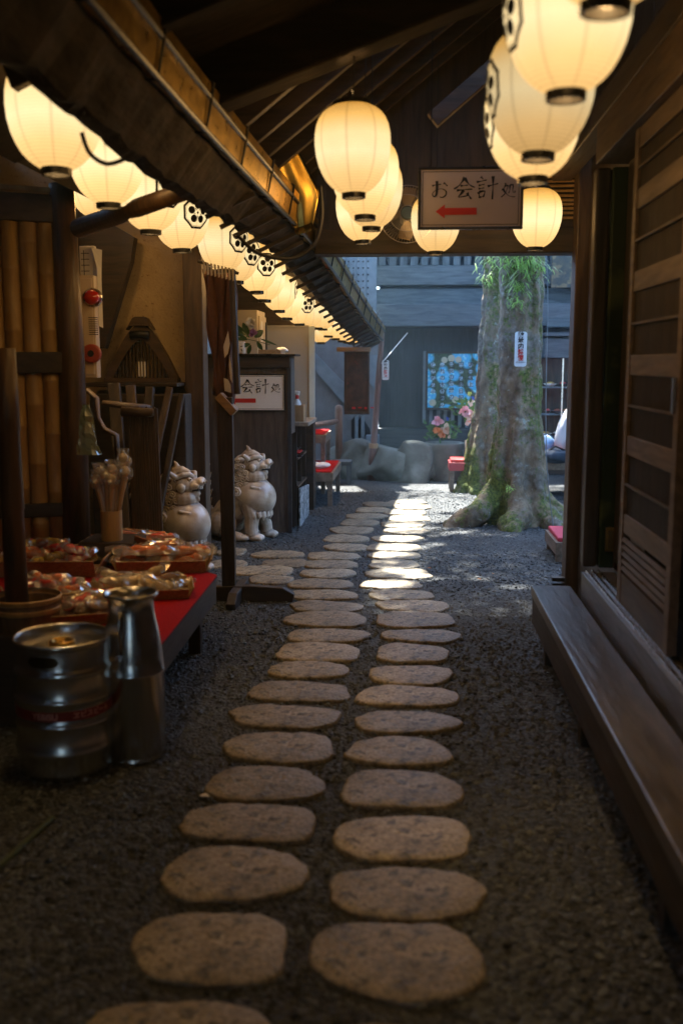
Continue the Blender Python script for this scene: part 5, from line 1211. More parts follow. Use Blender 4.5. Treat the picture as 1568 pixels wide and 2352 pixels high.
def lion(lab):
    t = thing('lion_statue', lab, 'statue', (0, 0, 0), 'ceramic guardian lions')
    b = MB(); V = Vector
    b.ell((.09, 0, .345), (.168, .160, .168), 56, 36)              # chest
    b.tube([(.05, 0, .36), (-.04, 0, .30), (-.13, 0, .21), (-.20, 0, .14)], [.135, .13, .13, .11], 18)   # back
    for s_ in (-1, 1):
        b.ell((-.15, s_ * .10, .13), (.12, .065, .115), 16, 10)    # haunch
        b.tube([(-.14, s_ * .13, .08), (-.05, s_ * .14, .045), (.02, s_ * .14, .03)], [.05, .04, .038], 10)
        b.ell((.03, s_ * .14, .028), (.055, .035, .028))
        fx = .10 if s_ < 0 else .15
        b.tube([(.07, s_ * .085, .30), (.075 + .02, s_ * .095, .20), (fx - .01, s_ * .10, .11), (fx, s_ * .10, .05)], [.072, .062, .054, .050], 14)
        b.ell((fx + .025, s_ * .10, .030), (.075, .052, .036), 14, 8)
        for q in range(4): b.ell((fx + .065, s_ * .10 + (q - 1.5) * .022, .022), (.026, .0125, .022), 8, 6)
        b.ell((fx + .0, s_ * .10, .075), (.045, .048, .03))
        for q in range(3): b.tube([(fx - .02, s_ * .125, .10 - q * .022), (fx - .04, s_ * .145, .09 - q * .022)], [.012, .004], 6)
    b.ell((.085, 0, .52), (.10, .105, .09), 16, 12)                 # neck
    b.ell((.085, 0, .615), (.098, .09, .085), 20, 14)              # skull
    b.ell((.165, 0, .622), (.055, .058, .036), 14, 10)             # muzzle top
    b.ell((.205, 0, .640), (.030, .044, .030), 14, 10)             # nose
    for s_ in (-1, 1):
        b.ell((.212, s_ * .026, .632), (.022, .020, .018), 10, 8)  # nostril wings
        b.ell((.165, s_ * .045, .610), (.045, .022, .026), 10, 8)   # cheeks/lips
        b.tube([(.16, s_ * .015, .672), (.145, s_ * .05, .690), (.11, s_ * .078, .688), (.07, s_ * .09, .665)], [.014, .018, .017, .010], 8)   # brow
        b.tube([(.07, s_ * .085, .665), (.035, s_ * .115, .70), (.0, s_ * .12, .69)], [.022, .018, .004], 8)     # ear
        b.ell((.10, s_ * .088, .60), (.03, .02, .03))              # cheek
    b.tube([(.10, 0, .555), (.14, 0, .552), (.175, 0, .560), (.19, 0, .570)], [.050, .044, .036, .020], 12)     # jaw
    b.tube([(.16, 0, .545), (.185, 0, .515), (.19, 0, .50)], [.022, .014, .004], 8)                            # beard
    b.tube([(.04, 0, .685), (.05, 0, .715), (.035, 0, .755), (.02, 0, .775)], [.05, .028, .014, .004], 8)     # crest/horn
    b.tube([(.13, 0, .69), (.08, 0, .705), (.03, 0, .70), (-.02, 0, .66)], [.02, .035, .04, .03], 8)
    # mane ridge down the back
    for q in range(8):
        a = q / 7; b.ell((-.01 - .05 * a, 0, .66 - .30 * a), (.055, .085 - .02 * a, .04))
    # bib ridge on the chest
    for s_ in (-1, 1):
        b.tube([(.10, s_ * .135, .45), (.16, s_ * .115, .435), (.20, s_ * .075, .40), (.225, s_ * .04, .385), (.235, 0, .38)], [.011, .011, .010, .009, .009], 6)
        b.tube([(-.02, s_ * .125, .36), (.03, s_ * .143, .335), (.09, s_ * .152, .338), (.13, s_ * .143, .355), (.11, s_ * .149, .37)], [.006, .008, .008, .008, .005], 6)
    # skirt of fur under the chest
    for q in range(9):
        a = -1.25 + q * .31; x = .075 + .13 * math.cos(a); y = .135 * math.sin(a)
        b.tube([(x, y, .235), (x + .008, y * 1.04, .20), (x + .004, y * 1.03, .165 + .015 * (q % 2))], [.024, .02, .004], 7)
    # tail: flame of strands rising behind
    for q in range(9):
        y = (q - 4) * .022; k = 1 - abs(q - 4) * .12
        b.tube([(-.24, y * .6, .10), (-.33, y, .22), (-.355, y * 1.1, .36 * k + .02), (-.335, y * .8, .50 * k), (-.285 + .01 * (q % 2), y * .3, .60 * k + .02)], [.03, .035, .032, .022, .005], 8)
    b.ell((-.24, 0, .10), (.09, .1, .09))
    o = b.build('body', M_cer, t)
    r = o.modifiers.new('merge', 'REMESH'); r.mode = 'VOXEL'; r.voxel_size = .0062; r.use_smooth_shade = True
    s_ = o.modifiers.new('soften', 'SMOOTH'); s_.iterations = 2; s_.factor = .5
    # curls of the mane, tail and shoulder
    def curl(c, nrm, rad, turns=1.6, sgn=1, th_=.3):
        nrm = V(nrm).normalized(); u = nrm.cross(V((0, 0, 1))).normalized(); v = nrm.cross(u); P = []; Rr = []
        for q in range(18):
            f = q / 17; a = sgn * f * turns * 2 * math.pi; rr_ = rad * (1 - f * .85)
            P.append(V(c) + (u * math.cos(a) + v * math.sin(a)) * rr_ + nrm * (rad * .25 * f)); Rr.append(rad * th_ * (1 - .4 * f))
        return MB().tube(P, Rr, 7)
    rn = random.Random(2); cs = []
    for s_ in (-1, 1):
        for (x, z, rad) in ((.02, .60, .026), (.045, .555, .024), (.0, .545, .026), (.065, .51, .022), (.02, .50, .028), (-.03, .60, .024), (-.035, .50, .026), (.0, .445, .032), (.10, .50, .020), (.055, .46, .022), (-.02, .655, .022), (.13, .50, .016)):
            yy = s_ * (.098 if x < .08 else .075) * (1.05 if z < .5 else 1); cs.append(curl((x, yy, z), (.15 if x < .05 else .5, s_, .1), rad, sgn=s_))
        cs.append(curl((-.02, s_ * .135, .40), (.1, s_, 0), .040, 2, s_))
        cs.append(curl((-.365, s_ * .10, .44), (-.3, s_, 0), .034, 1.8, s_)); cs.append(curl((-.34, s_ * .09, .25), (-.3, s_, 0), .026, 1.8, s_))
        cs.append(curl((-.08, s_ * .165, .15), (.1, s_, 0), .03, 1.7, s_))
    for c_ in cs[:]: pass
    for c_ in cs: c_.build('fur_curl', M_cer, t, smooth=True)
    for s_ in (-1, 1):
        MB().ell((.145, s_ * .055, .655), (.016, .013, .015), 12, 8).build('eye', M_cer, t, smooth=True)
        MB().ell((.157, s_ * .060, .656), (.006, .005, .006), 8, 6).build('pupil', M_ink, t, smooth=True)
        MB().ell((.233, s_ * .024, .633), (.006, .010, .008), 8, 6).build('nostril', M_glz, t, smooth=True)
    MB().ell((.172, 0, .585), (.042, .052, .013), 16, 8).build('mouth', M_ink, t, smooth=True)
    tm = MB()
    for q in range(7):
        a = -1.1 + q * .37; tm.box((.172 + .036 * math.cos(a) - .004, .046 * math.sin(a) - .004, .588), (.172 + .036 * math.cos(a) + .004, .046 * math.sin(a) + .004, .602))
    tm.build('teeth', M_cer, t)
    return t
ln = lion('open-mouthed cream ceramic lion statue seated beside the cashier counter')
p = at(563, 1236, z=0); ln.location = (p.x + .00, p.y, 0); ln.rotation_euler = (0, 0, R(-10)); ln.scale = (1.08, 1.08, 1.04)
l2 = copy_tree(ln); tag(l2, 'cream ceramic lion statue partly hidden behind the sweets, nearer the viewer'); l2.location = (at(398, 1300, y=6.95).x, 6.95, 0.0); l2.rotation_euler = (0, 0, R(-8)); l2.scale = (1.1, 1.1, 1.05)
m = MB().box((at(330, 1262, z=0).x, 6.55, .004), (at(492, 1262, z=0).x, 7.9, .012)); tag(m.build('green_mat', mat('green_turf', (.02, .09, .045), (.03, .12, .06), rough=.9, scale=60), loc=(-1.8, 7.2, 0)), 'green mat under the nearer lion statue', 'mat')

# ================================================================ CASHIER COUNTER
cyf = at(600, 1224, z=0).y
L_ = at(536, 1000, y=cyf).x; R_ = at(667, 1150, y=cyf).x; top_z = at(600, 818, y=cyf).z; cdep = .55
ctr = T('cashier_counter', 'tall dark wooden cashier counter cabinet with open shelves on its path side', 'counter', ((L_ + R_) / 2, cyf + .3, 0))
xl = at(458, 900, y=cyf).x
M_cw2 = wood('counter_wood_', (.045, .033, .026), (.12, .09, .07), 'z', rough=.5)
m = MB().box((xl + .02, cyf, 0), (R_, cyf + .03, top_z)); ctr.part('front_panel', m, M_cw2)
m = MB().box((xl - .04, cyf - .07, top_z), (R_ + .06, cyf + .35, top_z + .02)); ctr.part('top_cap', m, M_black, bevel=.004)
m = MB().box((xl, cyf - .035, top_z - .10), (R_ + .01, cyf - .003, top_z - .001)); ctr.part('top_band', m, dark('x'), bevel=.003)
m = MB().box((R_ - .018, cyf - .014, 0), (R_ + .014, cyf - .001, top_z - .101)); ctr.part('corner_strip', m, M_lead)
# shelf unit along the path
sz = at(735, 970, y=cyf + .75).z; se = cyf + 1.15
zb = .93
m = MB().box((R_ - .30, cyf + .31, zb), (R_ + .13, se, zb + .035)); ctr.part('ledge', m, wood('ledge_wood_', (.16, .13, .10), (.30, .25, .19), 'y'), bevel=.004)
for y in (cyf + .34, cyf + .72, se - .03):
    m = MB().box((R_ - .26, y, 0.0), (R_ + .02, y + .02, zb - .001)); ctr.part('divider', m, dark('z'))
for z_ in (.36, .62):
    m = MB().box((R_ - .26, cyf + .362, z_), (R_ + .03, se - .032, z_ + .02)); ctr.part('shelf', m, mid('y'))
m = MB().box((R_ - .28, cyf + .32, 0), (R_ - .261, se, zb - .001)); ctr.part('back_panel', m, dark('z'))
m = MB().box((R_ - .02, cyf + .04, .88), (R_ + .01, cyf + .30, top_z - .001)); ctr.part('side_panel', m, M_cw2)
m = MB(); m.prism([(0, 0), (.78, 0), (.78, .30), (.0, .36)], (R_ + .035, cyf + .36, 0.0), (0, 1, 0), (0, 0, 1), (.015, 0, 0)); M_splash = mat('splashed_white_board', (.42, .45, .46), (.10, .11, .11), rough=.8, scale=14, contrast=(.46, .54), dist=1.5); ctr.part('kick_panel', m, M_splash)
# trays in the shelf
for i in range(3):
    m = MB().box((R_ - .2, cyf + .40, .644 + i * .03), (R_ + .06 - i * .02, cyf + .66, .656 + i * .03)); tag(m.build('lacquer_tray', M_redpaint if i == 1 else M_black, bevel=.004, loc=(R_ - .1, cyf + .5, .644 + i * .03)), ['lowest black tray in the counter shelf', 'red tray between two black ones in the counter shelf', 'topmost black tray in the counter shelf'][i], 'tray', 'trays in the counter shelf')
s2, o2, W2, H2 = pay_sign('cashier_sign', 'white sign with brush lettering and red bar fixed on the counter front', (500, 858), (655, 858), (500, 945), cyf - .018)
# things on the counter
vz = top_z + .02
a = at(551, 800, y=cyf + .02); vs_ = T('flower_vase', 'small square white ceramic vase with painted marks holding a flower on the counter', 'vase', (a.x, cyf + .02, vz))
m = MB().box((a.x - .045, cyf - .02, vz), (a.x + .045, cyf + .07, vz + .105)); vs_.part('body', m, M_white, bevel=.012)
m = MB(); m.lathe([(.018, 0), (.016, .02), (.022, .045), (.018, .045), (.012, .02)], (a.x, cyf + .025, vz + .104), 20); vs_.part('neck', m, M_white, smooth=True)
m = MB(); m.bar((a.x - .03, cyf - .022, vz + .085), (a.x - .01, cyf - .022, vz + .075), .002, .008); m.bar((a.x + .01, cyf - .022, vz + .06), (a.x + .03, cyf - .022, vz + .066), .002, .007); m.bar((a.x + .018, cyf - .022, vz + .04), (a.x + .03, cyf - .022, vz + .02), .002, .008); vs_.part('painted_marks', m, M_ink)
fw = T('flower_spray', 'white and purple flower spray with dark green leaves standing in the vase', 'flowers', (a.x, cyf + .02, vz + .14))
def leafm(c, d, L, W__, nrm=(0, -1, 0)):
    c, d = Vector(c), Vector(d).normalized(); s_ = d.cross(Vector(nrm)).normalized(); nn = s_.cross(d); P = []
    for q in range(6):
        f = q / 5; w_ = W__ * math.sin(math.pi * (f * .9 + .05)); m_ = c + d * L * f + nn * (-.15 * L * f * f); P += [m_ - s_ * w_ + nn * w_ * .3, m_, m_ + s_ * w_ + nn * w_ * .3]
    return P, [(3 * q + k, 3 * q + k + 1, 3 * q + k + 4, 3 * q + k + 3) for q in range(5) for k in range(2)]
M_dleaf = mat('glossy_leaf', (.02, .06, .018), (.05, .11, .03), rough=.3, scale=12, coat=.3)
def U_(px, py): return at(px, py, y=cyf + .0)
for (px, py, qx, qy, w_) in ((548, 752, 530, 738, .028), (566, 770, 536, 748, .03), (568, 780, 540, 770, .03), (572, 775, 560, 748, .03), (575, 790, 555, 795, .02), (585, 775, 600, 762, .03), (576, 792, 570, 810, .02), (590, 785, 600, 800, .02), (598, 778, 628, 790, .010)):
    p = U_(px, py); q = U_(qx, qy); P, F = leafm(p, q - p, (q - p).length * 1.25, w_); fw.part('leaf', MB().add(P, F), M_dleaf, smooth=True)
m = MB(); m.tube([(a.x, cyf + .02, vz + .12), U_(560, 780), U_(575, 765), U_(585, 760)], .004, 6); m.tube([U_(565, 778), U_(595, 785), U_(620, 792)], .003, 5); fw.part('stem', m, M_dleaf)
def bloom(tt, c, r, m_, n=14, seed=0):
    rn = random.Random(seed); c = Vector(c); mb = MB()
    for q in range(n):
        d = Vector((rn.gauss(0, 1), -abs(rn.gauss(0, .8)), rn.gauss(0, 1))).normalized(); P, F = leafm(c, d, r * rn.uniform(.7, 1), r * .38, nrm=(rn.gauss(0, .4), -1, rn.gauss(0, .4))); mb.add(P, F)
    tt.part('bloom', mb, m_, smooth=True)
M_pw = mat('petal_white', (.75, .72, .64), (.65, .6, .5), rough=.6); M_pp = mat('petal_purple', (.36, .18, .38), (.25, .10, .26), rough=.6); M_pk = mat('petal_pink', (.78, .48, .60), (.7, .55, .62), rough=.6)
M_po = mat('petal_orange', (.75, .32, .12), (.8, .42, .18), rough=.6); M_pb = mat('petal_blue', (.04, .10, .5), (.06, .15, .6), rough=.6)
bloom(fw, U_(576, 742), .062, M_pw, 18, 1); bloom(fw, U_(581, 765), .045, M_pp, 12, 2)
# white cabinet behind the vase
a = at(530, 712, y=9.4); b = at(592, 815, y=9.4); c = at(612, 725, y=9.75)
cb = T('white_cabinet', 'cream painted cabinet behind the flower vase', 'cabinet', (a.x, 9.5, top_z - .2))
M_cream = mat('cream_paint', (.52, .44, .32), (.46, .39, .28), rough=.5)
m = MB().box((a.x, 9.4, 1.2), (b.x, 9.9, a.z)); cb.part('body', m, M_cream, bevel=.006)
m = MB().box((b.x + .002, 9.45, 1.25), (b.x + .016, 9.86, a.z - .05)); cb.part('side_door', m, M_cream, bevel=.004)
m = MB().box((b.x + .017, 9.5, a.z - .3), (b.x + .021, 9.6, a.z - .1)); cb.part('label_card', m, M_white)
m = MB().box((b.x + .017, 9.80, 1.4), (b.x + .03, 9.83, a.z - .1)); cb.part('handle', m, M_iron)
# wicker tray with cloth on the counter top
a = at(597, 800, y=cyf + .1); b = at(655, 800, y=cyf + .1)
tr_ = T('bamboo_tray', 'shallow bamboo tray holding a crumpled white tissue on the counter', 'tray', (a.x, cyf + .1, vz))
m = MB(); m.box((a.x, cyf + .0, vz), (b.x, cyf + .22, vz + .008)); m.box((a.x, cyf + .0, vz + .0085), (b.x, cyf + .008, vz + .035)); m.box((b.x - .008, cyf + .009, vz + .0085), (b.x, cyf + .22, vz + .035)); tr_.part('tray', m, M_basket)
mb = MB().ell((b.x - .02, cyf + .04, vz + .035), (.05, .05, .02), 16, 10); o = mb.build('tissue', M_white, smooth=True, loc=(b.x, cyf + .04, vz + .03)); subdiv_noise(o.data, .016, 30); tag(o, 'crumpled white tissue lying on the bamboo tray edge', 'tissue')
m = MB().add([(b.x - .03, cyf - .005, vz + .03), (b.x + .012, cyf - .006, vz + .035), (b.x + .01, cyf - .012, vz - .07), (b.x - .004, cyf - .012, vz - .08)], [(0, 1, 2, 3)]); q = m.build('white_ribbon', M_white, None); tag(q, 'end of a white cloth drooping over the counter cap', 'cloth')
# glass/vinyl partition
a = at(612, 752, y=10.2); b = at(716, 752, y=10.2)
pt = T('clear_partition', 'milky vinyl partition with white edge strip beyond the counter', 'partition', ((a.x + b.x) / 2, 10.2, zb))
M_vinyl = bpy.data.materials.new('milky_vinyl'); M_vinyl.use_nodes = True
_n = M_vinyl.node_tree.nodes; _l = M_vinyl.node_tree.links; _b = _n['Principled BSDF']; _b.inputs['Base Color'].default_value = (.44, .42, .38, 1); _b.inputs['Roughness'].default_value = .22
_t = _n.new('ShaderNodeBsdfTransparent'); _mx = _n.new('ShaderNodeMixShader'); _mx.inputs[0].default_value = .72; _l.new(_t.outputs[0], _mx.inputs[1]); _l.new(_b.outputs[0], _mx.inputs[2]); _l.new(_mx.outputs[0], _n['Material Output'].inputs[0])
zl0 = at(700, 968, y=10.2).z
m = MB().box((a.x, 10.2, zl0), (b.x - .03, 10.21, a.z)); pt.part('sheet', m, M_vinyl)
m = MB().box((at(714, 800, y=10.18).x - .02, 10.18, zl0), (at(722, 800, y=10.18).x, 10.22, a.z + .01)); pt.part('edge_strip', m, mat('pale_blue_strip', (.55, .62, .62), (.48, .55, .55), rough=.4))
m = MB().box((a.x, 10.19, a.z), (b.x - .03, 10.22, a.z + .02)); pt.part('top_strip', m, M_vinyl)
m = MB().box((a.x, 10.1, 0), (b.x + .02, 10.35, zl0 - .001)); pt.part('base_block', m, dark('x'))
# wooden masu box with spray bottle on the ledge
a = at(683, 975, y=cyf + .55); lz = zb + .035
bx = T('wooden_box', 'small open wooden box on the counter ledge holding a spray bottle', 'box', (R_ - .02, cyf + .5, lz))
X0, X1, Y_0, Y_1, hb_ = R_ - .08, R_ + .075, cyf + .42, cyf + .62, .15
M_cedar = wood('cedar_', (.30, .17, .08), (.42, .26, .13), 'z')
for q in ((X0, Y_0, X1, Y_0 + .012), (X0, Y_1 - .012, X1, Y_1), (X0, Y_0 + .0125, X0 + .012, Y_1 - .0125), (X1 - .012, Y_0 + .0125, X1, Y_1 - .0125)):
    bx.part('side', MB().box((q[0], q[1], lz + .001), (q[2], q[3], lz + hb_)), M_cedar)
sb = T('spray_bottle', 'red and white spray bottle standing in the wooden box', 'spray bottle', (R_, cyf + .52, lz))
cb_ = Vector(((X0 + X1) / 2 + .01, (Y_0 + Y_1) / 2, lz))
sb.part('bottle', MB().lathe([(.0, .01), (.035, .01), (.036, .16), (.03, .18), (.014, .2), (.014, .215)], cb_, 20), M_white, smooth=True)
sb.part('collar', MB().lathe([(.016, .205), (.017, .235), (.012, .24)], cb_, 16), M_redpaint, smooth=True)
m = MB(); m.bar(cb_ + Vector((.025, 0, .262)), cb_ + Vector((-.045, 0, .27)), .022, .026); m.bar(cb_ + Vector((.01, 0, .235)), cb_ + Vector((.005, 0, .26)), .02, .024); sb.part('head', m, M_white, bevel=.006)
m = MB(); m.bar(cb_ + Vector((-.045, 0, .27)), cb_ + Vector((-.07, 0, .268)), .02, .022); m.bar(cb_ + Vector((-.03, 0, .258)), cb_ + Vector((-.045, 0, .205)), .012, .012); sb.part('trigger', m, M_redpaint, bevel=.003)
# ================================================================ COURTYARD: benches
def bench(lab, x0, x1, y0, y1, h, cloth_m, grp='red covered courtyard benches', top=.03):
    t = T('courtyard_bench', lab, 'bench', ((x0 + x1) / 2, (y0 + y1) / 2, 0), grp)
    wm = wood('bench_timber_', (.13, .10, .07), (.26, .20, .15), 'y')
    for (a, b, c, d) in ((x0, x1, y0, y0 + .03), (x0, x1, y1 - .03, y1), (x0, x0 + .03, y0 + .031, y1 - .031), (x1 - .03, x1, y0 + .031, y1 - .031)):
        t.part('apron', MB().box((a, c, h - .10), (b, d, h - .005)), wm, bevel=.003)
    t.part('seat_board', MB().box((x0 + .031, y0 + .031, h - .03), (x1 - .031, y1 - .031, h - .008)), wm)
    t.part('red_cover', MB().box((x0 + .02, y0 + .02, h - .004), (x1 - .02, y1 - .02, h + top - .02)), cloth_m, bevel=.008)
    for (x, y) in ((x0 + .01, y0 + .02), (x1 - .06, y0 + .02), (x0 + .01, y1 - .07), (x1 - .06, y1 - .07)):
        t.part('leg', MB().box((x, y, 0), (x + .05, y + .05, h - .101)), wm, bevel=.003)
    return t
a = at(716, 1163, z=0); p1 = at(785, 1135, z=0)
b1 = bench('low wooden bench with red felt just past the counter shelves', a.x - .45, at(760, 1160, z=0).x + .03, a.y, a.y + 1.25, .36, M_red)
m = MB().ell((a.x + .05, a.y + .35, .40), (.13, .07, .035), 16, 10); o = m.build('white_towel', M_white, smooth=True, loc=(a.x, a.y + .3, .38)); subdiv_noise(o.data, .02, 14); tag(o, 'white folded towel lying on the low red felt bench', 'towel')
# round straw hat leaning at the bench end
c = at(713, 1110, y=a.y - .05); m = MB(); m.tube([c + Vector((-.03, 0, 0)), c + Vector((-.01, 0, 0)), c + Vector((.0, 0, 0)), c + Vector((.012, 0, 0))], [.02, .09, .13, .125], 28)
tag(m.build('straw_hat', mat('straw', (.55, .42, .24), (.42, .3, .15), rough=.7, scale=40, bump=.4), smooth=True, loc=c), 'round straw hat hung on the side of the counter by the low bench', 'hat')
m = MB(); q = at(712, 1170, z=0); m.box((q.x - .015, q.y - .01, 0), (q.x + .01, q.y + .01, .32)); tag(m.build('white_stake', M_white, loc=q), 'thin white stake standing on the gravel beside the bench', 'stake')
# table behind with red top
a = at(712, 1045, y=11.6)
b2 = bench('taller table with red felt top behind the low bench', a.x - .5, at(748, 1000, y=11.3).x, 11.3, 12.1, at(740, 998, y=11.3).z, M_red, 'red felt tables')
# second bench along behind, left of boulders
a = at(735, 1062, y=12.3); m = T('side_rail_bench', 'dark timber bench end in front of the left boulder', 'bench', (a.x, 12.4, 0))
h_ = at(760, 1060, y=12.3).z
m.part('seat_plank', MB().box((at(700, 1060, y=12.3).x, 12.3, h_ - .05), (at(806, 1060, y=12.3).x, 12.6, h_)), grey('x'), bevel=.006)
for px in (795, 712): x = at(px, 1060, y=12.32).x; m.part('leg', MB().box((x, 12.32, 0), (x + .06, 12.4, h_ - .051)), grey('z'))
# handrail with post
rl_ = T('handrail', 'rounded wooden handrail post with rail beyond the counter', 'railing', at(778, 1100, y=12.9))
x = at(778, 1000, y=12.9); zt = at(778, 930, y=12.9).z
rl_.part('post', MB().tube([(x.x, 12.9, 0), (x.x, 12.9, zt - .05), (x.x, 12.9, zt - .015), (x.x, 12.9, zt)], [.05, .05, .042, .015], 16), wood('rail_wood_', (.15, .09, .06), (.26, .17, .12), 'z'), smooth=True)
rl_.part('rail', MB().tube([at(700, 980, y=12.3), at(775, 968, y=12.88)], .035, 12), wood('rail_wood_', (.15, .09, .06), (.26, .17, .12), 'x'), smooth=True)
# right-hand benches by the trees
a = at(1030, 1130, z=0)
b3 = bench('short red padded bench left of the rear tree trunk', a.x, a.x + 1.1, a.y, a.y + .38, at(1040, 1062, y=a.y).z, M_redpaint, top=.05)
for c_ in b3.o.children:
    if c_.name.startswith('apron'): c_.data.materials.clear(); c_.data.materials.append(mat('red_vinyl', (.50, .06, .07), (.42, .05, .06), rough=.4, coat=.3))
a = at(1248, 1145, z=0); hz_ = at(1260, 1095, y=a.y).z
b4 = bench('red covered bench right of the trees where the visitor sits', a.x - .02, a.x + 2.0, a.y, a.y + .8, .42, M_red)
a = at(1266, 1290, z=0); b5 = bench('low stool with pinkish red pad peeping past the entrance post', a.x + .02, a.x + .55, 7.5, 8.1, .16, mat('pink_red_pad', (.55, .05, .09), (.5, .04, .07), rough=.7), top=.05)
# metal pipe/hinge bits on the post foot
for k, (px, py) in enumerate(((1277, 1330), (1277, 1344))):
    a = at(px, py, y=6.42); m = MB().box((a.x - .03, 6.40, a.z - .012), (a.x + .05, 6.449, a.z + .012)); tag(m.build('iron_bracket', M_iron, loc=a), ['upper iron bracket at the foot of the entrance post', 'lower iron bracket at the foot of the entrance post'][k], 'bracket', 'iron brackets on the post')

# ================================================================ BOULDERS, PLANTER, FLOWERS
M_rock = mat('mossy_rock', (.17, .19, .165), (.085, .095, .08), rough=.88, scale=2.5, bump=.8, bscale=9, c3=(.24, .275, .24), c3at=.60, c3scale=2.2)
def rock(lab, c, s_, seed, sub=4, cut=.28):
    bm = bmesh.new(); bmesh.ops.create_icosphere(bm, subdivisions=sub, radius=1)
    rn = random.Random(seed)
    for _ in range(13):                         # flat fracture faces
        nrm = Vector((rn.gauss(0, 1), rn.gauss(0, 1), rn.gauss(0, .7))).normalized(); d = rn.uniform(.52, .80)
        for v in bm.verts:
            k = v.co.dot(nrm) - d
            if k > 0: v.co -= nrm * k * .92
    for v in bm.verts:
        p = v.co.copy(); n_ = noise.fractal(p * 1.6 + Vector((seed, 0, 0)), 1, 2, 5); v.co = p * (1 + .07 * n_)
        v.co.x *= s_[0]; v.co.y *= s_[1]; v.co.z *= s_[2]
    me_ = bpy.data.meshes.new('boulder'); bm.to_mesh(me_); bm.free(); me_.polygons.foreach_set('use_smooth', [True] * len(me_.polygons)); me_.materials.append(M_rock)
    o = bpy.data.objects.new('boulder', me_); col.objects.link(o); o.location = c; return tag(o, lab, 'boulder', 'boulders by the dark wall')
yb_ = 13.0
c = at(815, 1060, y=yb_); rock('pale rounded boulder at the left end, lying behind the bench', (c.x, yb_, .17), (.40, .32, .37), 3)
c = at(905, 1060, y=yb_); rock('long wide grey boulder in the middle below the dark wall', (c.x, yb_ - .1, .13), (.74, .42, .41), 8)
c = at(955, 1060, y=12.75); rock('angular fractured boulder front, right of the long one', (c.x - .05, 12.7, .12), (.40, .30, .42), 11)
for i, (px, py, r_) in enumerate(((832, 1082, .05), (848, 1088, .04), (862, 1087, .05), (880, 1092, .04), (822, 1090, .03))):
    a = at(px, py, z=.03); o = rock(['first small stone left of the pole foot', 'second small stone left of the pole foot', 'small stone at the pole foot', 'small stone right of the pole foot', 'tiny stone below the pale boulder'][i], a, (r_ * 1.3, r_, r_ * .8), 20 + i, 2); o.name = 'stone'; o['category'] = 'stone'
c = at(1022, 1092, z=0); cy_ = 12.95; c = at(1020, 1050, y=cy_); zt = at(1020, 1016, y=cy_).z; rw = (at(1068, 1050, y=cy_).x - at(972, 1050, y=cy_).x) / 2
pl = T('stone_planter', 'round rough stone basin planted with flowers by the dark wall', 'planter', (c.x, cy_, 0))
pl.part('basin', MB().lathe([(rw * .82, 0), (rw * .95, .1), (rw * 1.0, .25), (rw * .99, zt - .02), (rw * .96, zt), (rw * .84, zt), (rw * .82, zt - .06), (0, zt - .06)], (c.x, cy_, 0), 40), M_rock, smooth=True)
pl.part('soil', MB().lathe([(rw * .82, zt - .04), (0, zt - .03)], (c.x, cy_, 0), 24), mat('soil', (.03, .02, .012), (.05, .035, .02), rough=1))
def bouquet(lab, px, py, y, spec, nl, spread, seed):
    c = at(px, py, y=y); t = T('flower_arrangement', lab, 'flowers', c, 'flower arrangements by the poster'); rn = random.Random(seed)
    lm = MB()
    for q in range(nl):
        a = rn.uniform(0, 6.28); p = c + Vector((rn.gauss(0, spread * .55), rn.gauss(0, spread * .3), rn.uniform(-.2, 1) * spread * 1.0)); P, F = leafm(p, (math.cos(a), rn.gauss(-.2, .3), math.sin(a) * .8 + .3), rn.uniform(.04, .10), rn.uniform(.008, .02)); lm.add(P, F)
    t.part('foliage', lm, M_fl)
    for k, (qx, qy, r_, m_) in enumerate(spec): bloom(t, at(qx, qy, y=y - .08), r_, m_, 12, seed * 9 + k)
    return t
M_fl = mat('arrangement_leaf', (.03, .12, .03), (.10, .24, .06), rough=.5, scale=9)
bouquet('flowers with pink, orange and white blooms standing in the stone basin', 1013, 1000, 12.9, [(1005, 967, .09, M_pk), (1022, 985, .085, M_pw), (1003, 988, .06, M_po), (1015, 997, .07, M_po), (1027, 962, .03, M_pb), (1030, 1003, .03, M_pw)], 170, .16, 3)
bouquet('tall white and yellow-green flowers half hidden by the rear tree trunk', 1075, 950, 12.6, [(1068, 945, .10, M_pk), (1076, 955, .08, M_pw), (1083, 925, .06, M_pw), (1078, 905, .035, mat('petal_lime', (.6, .7, .25), (.5, .6, .2), rough=.6)), (1084, 915, .035, M_pb), (1074, 970, .05, M_pw)], 120, .15, 5)
a = at(1085, 1000, y=12.65); tag(MB().lathe([(.0, 0), (.09, 0), (.12, .2), (.10, a.z * .9), (.09, a.z * .9), (.08, .1)], (a.x, 12.65, 0), 24).build('tall_vase', dark('z'), smooth=True, loc=(a.x, 12.65, 0)), 'dark tall vase behind the rear tree under the white flowers', 'vase')

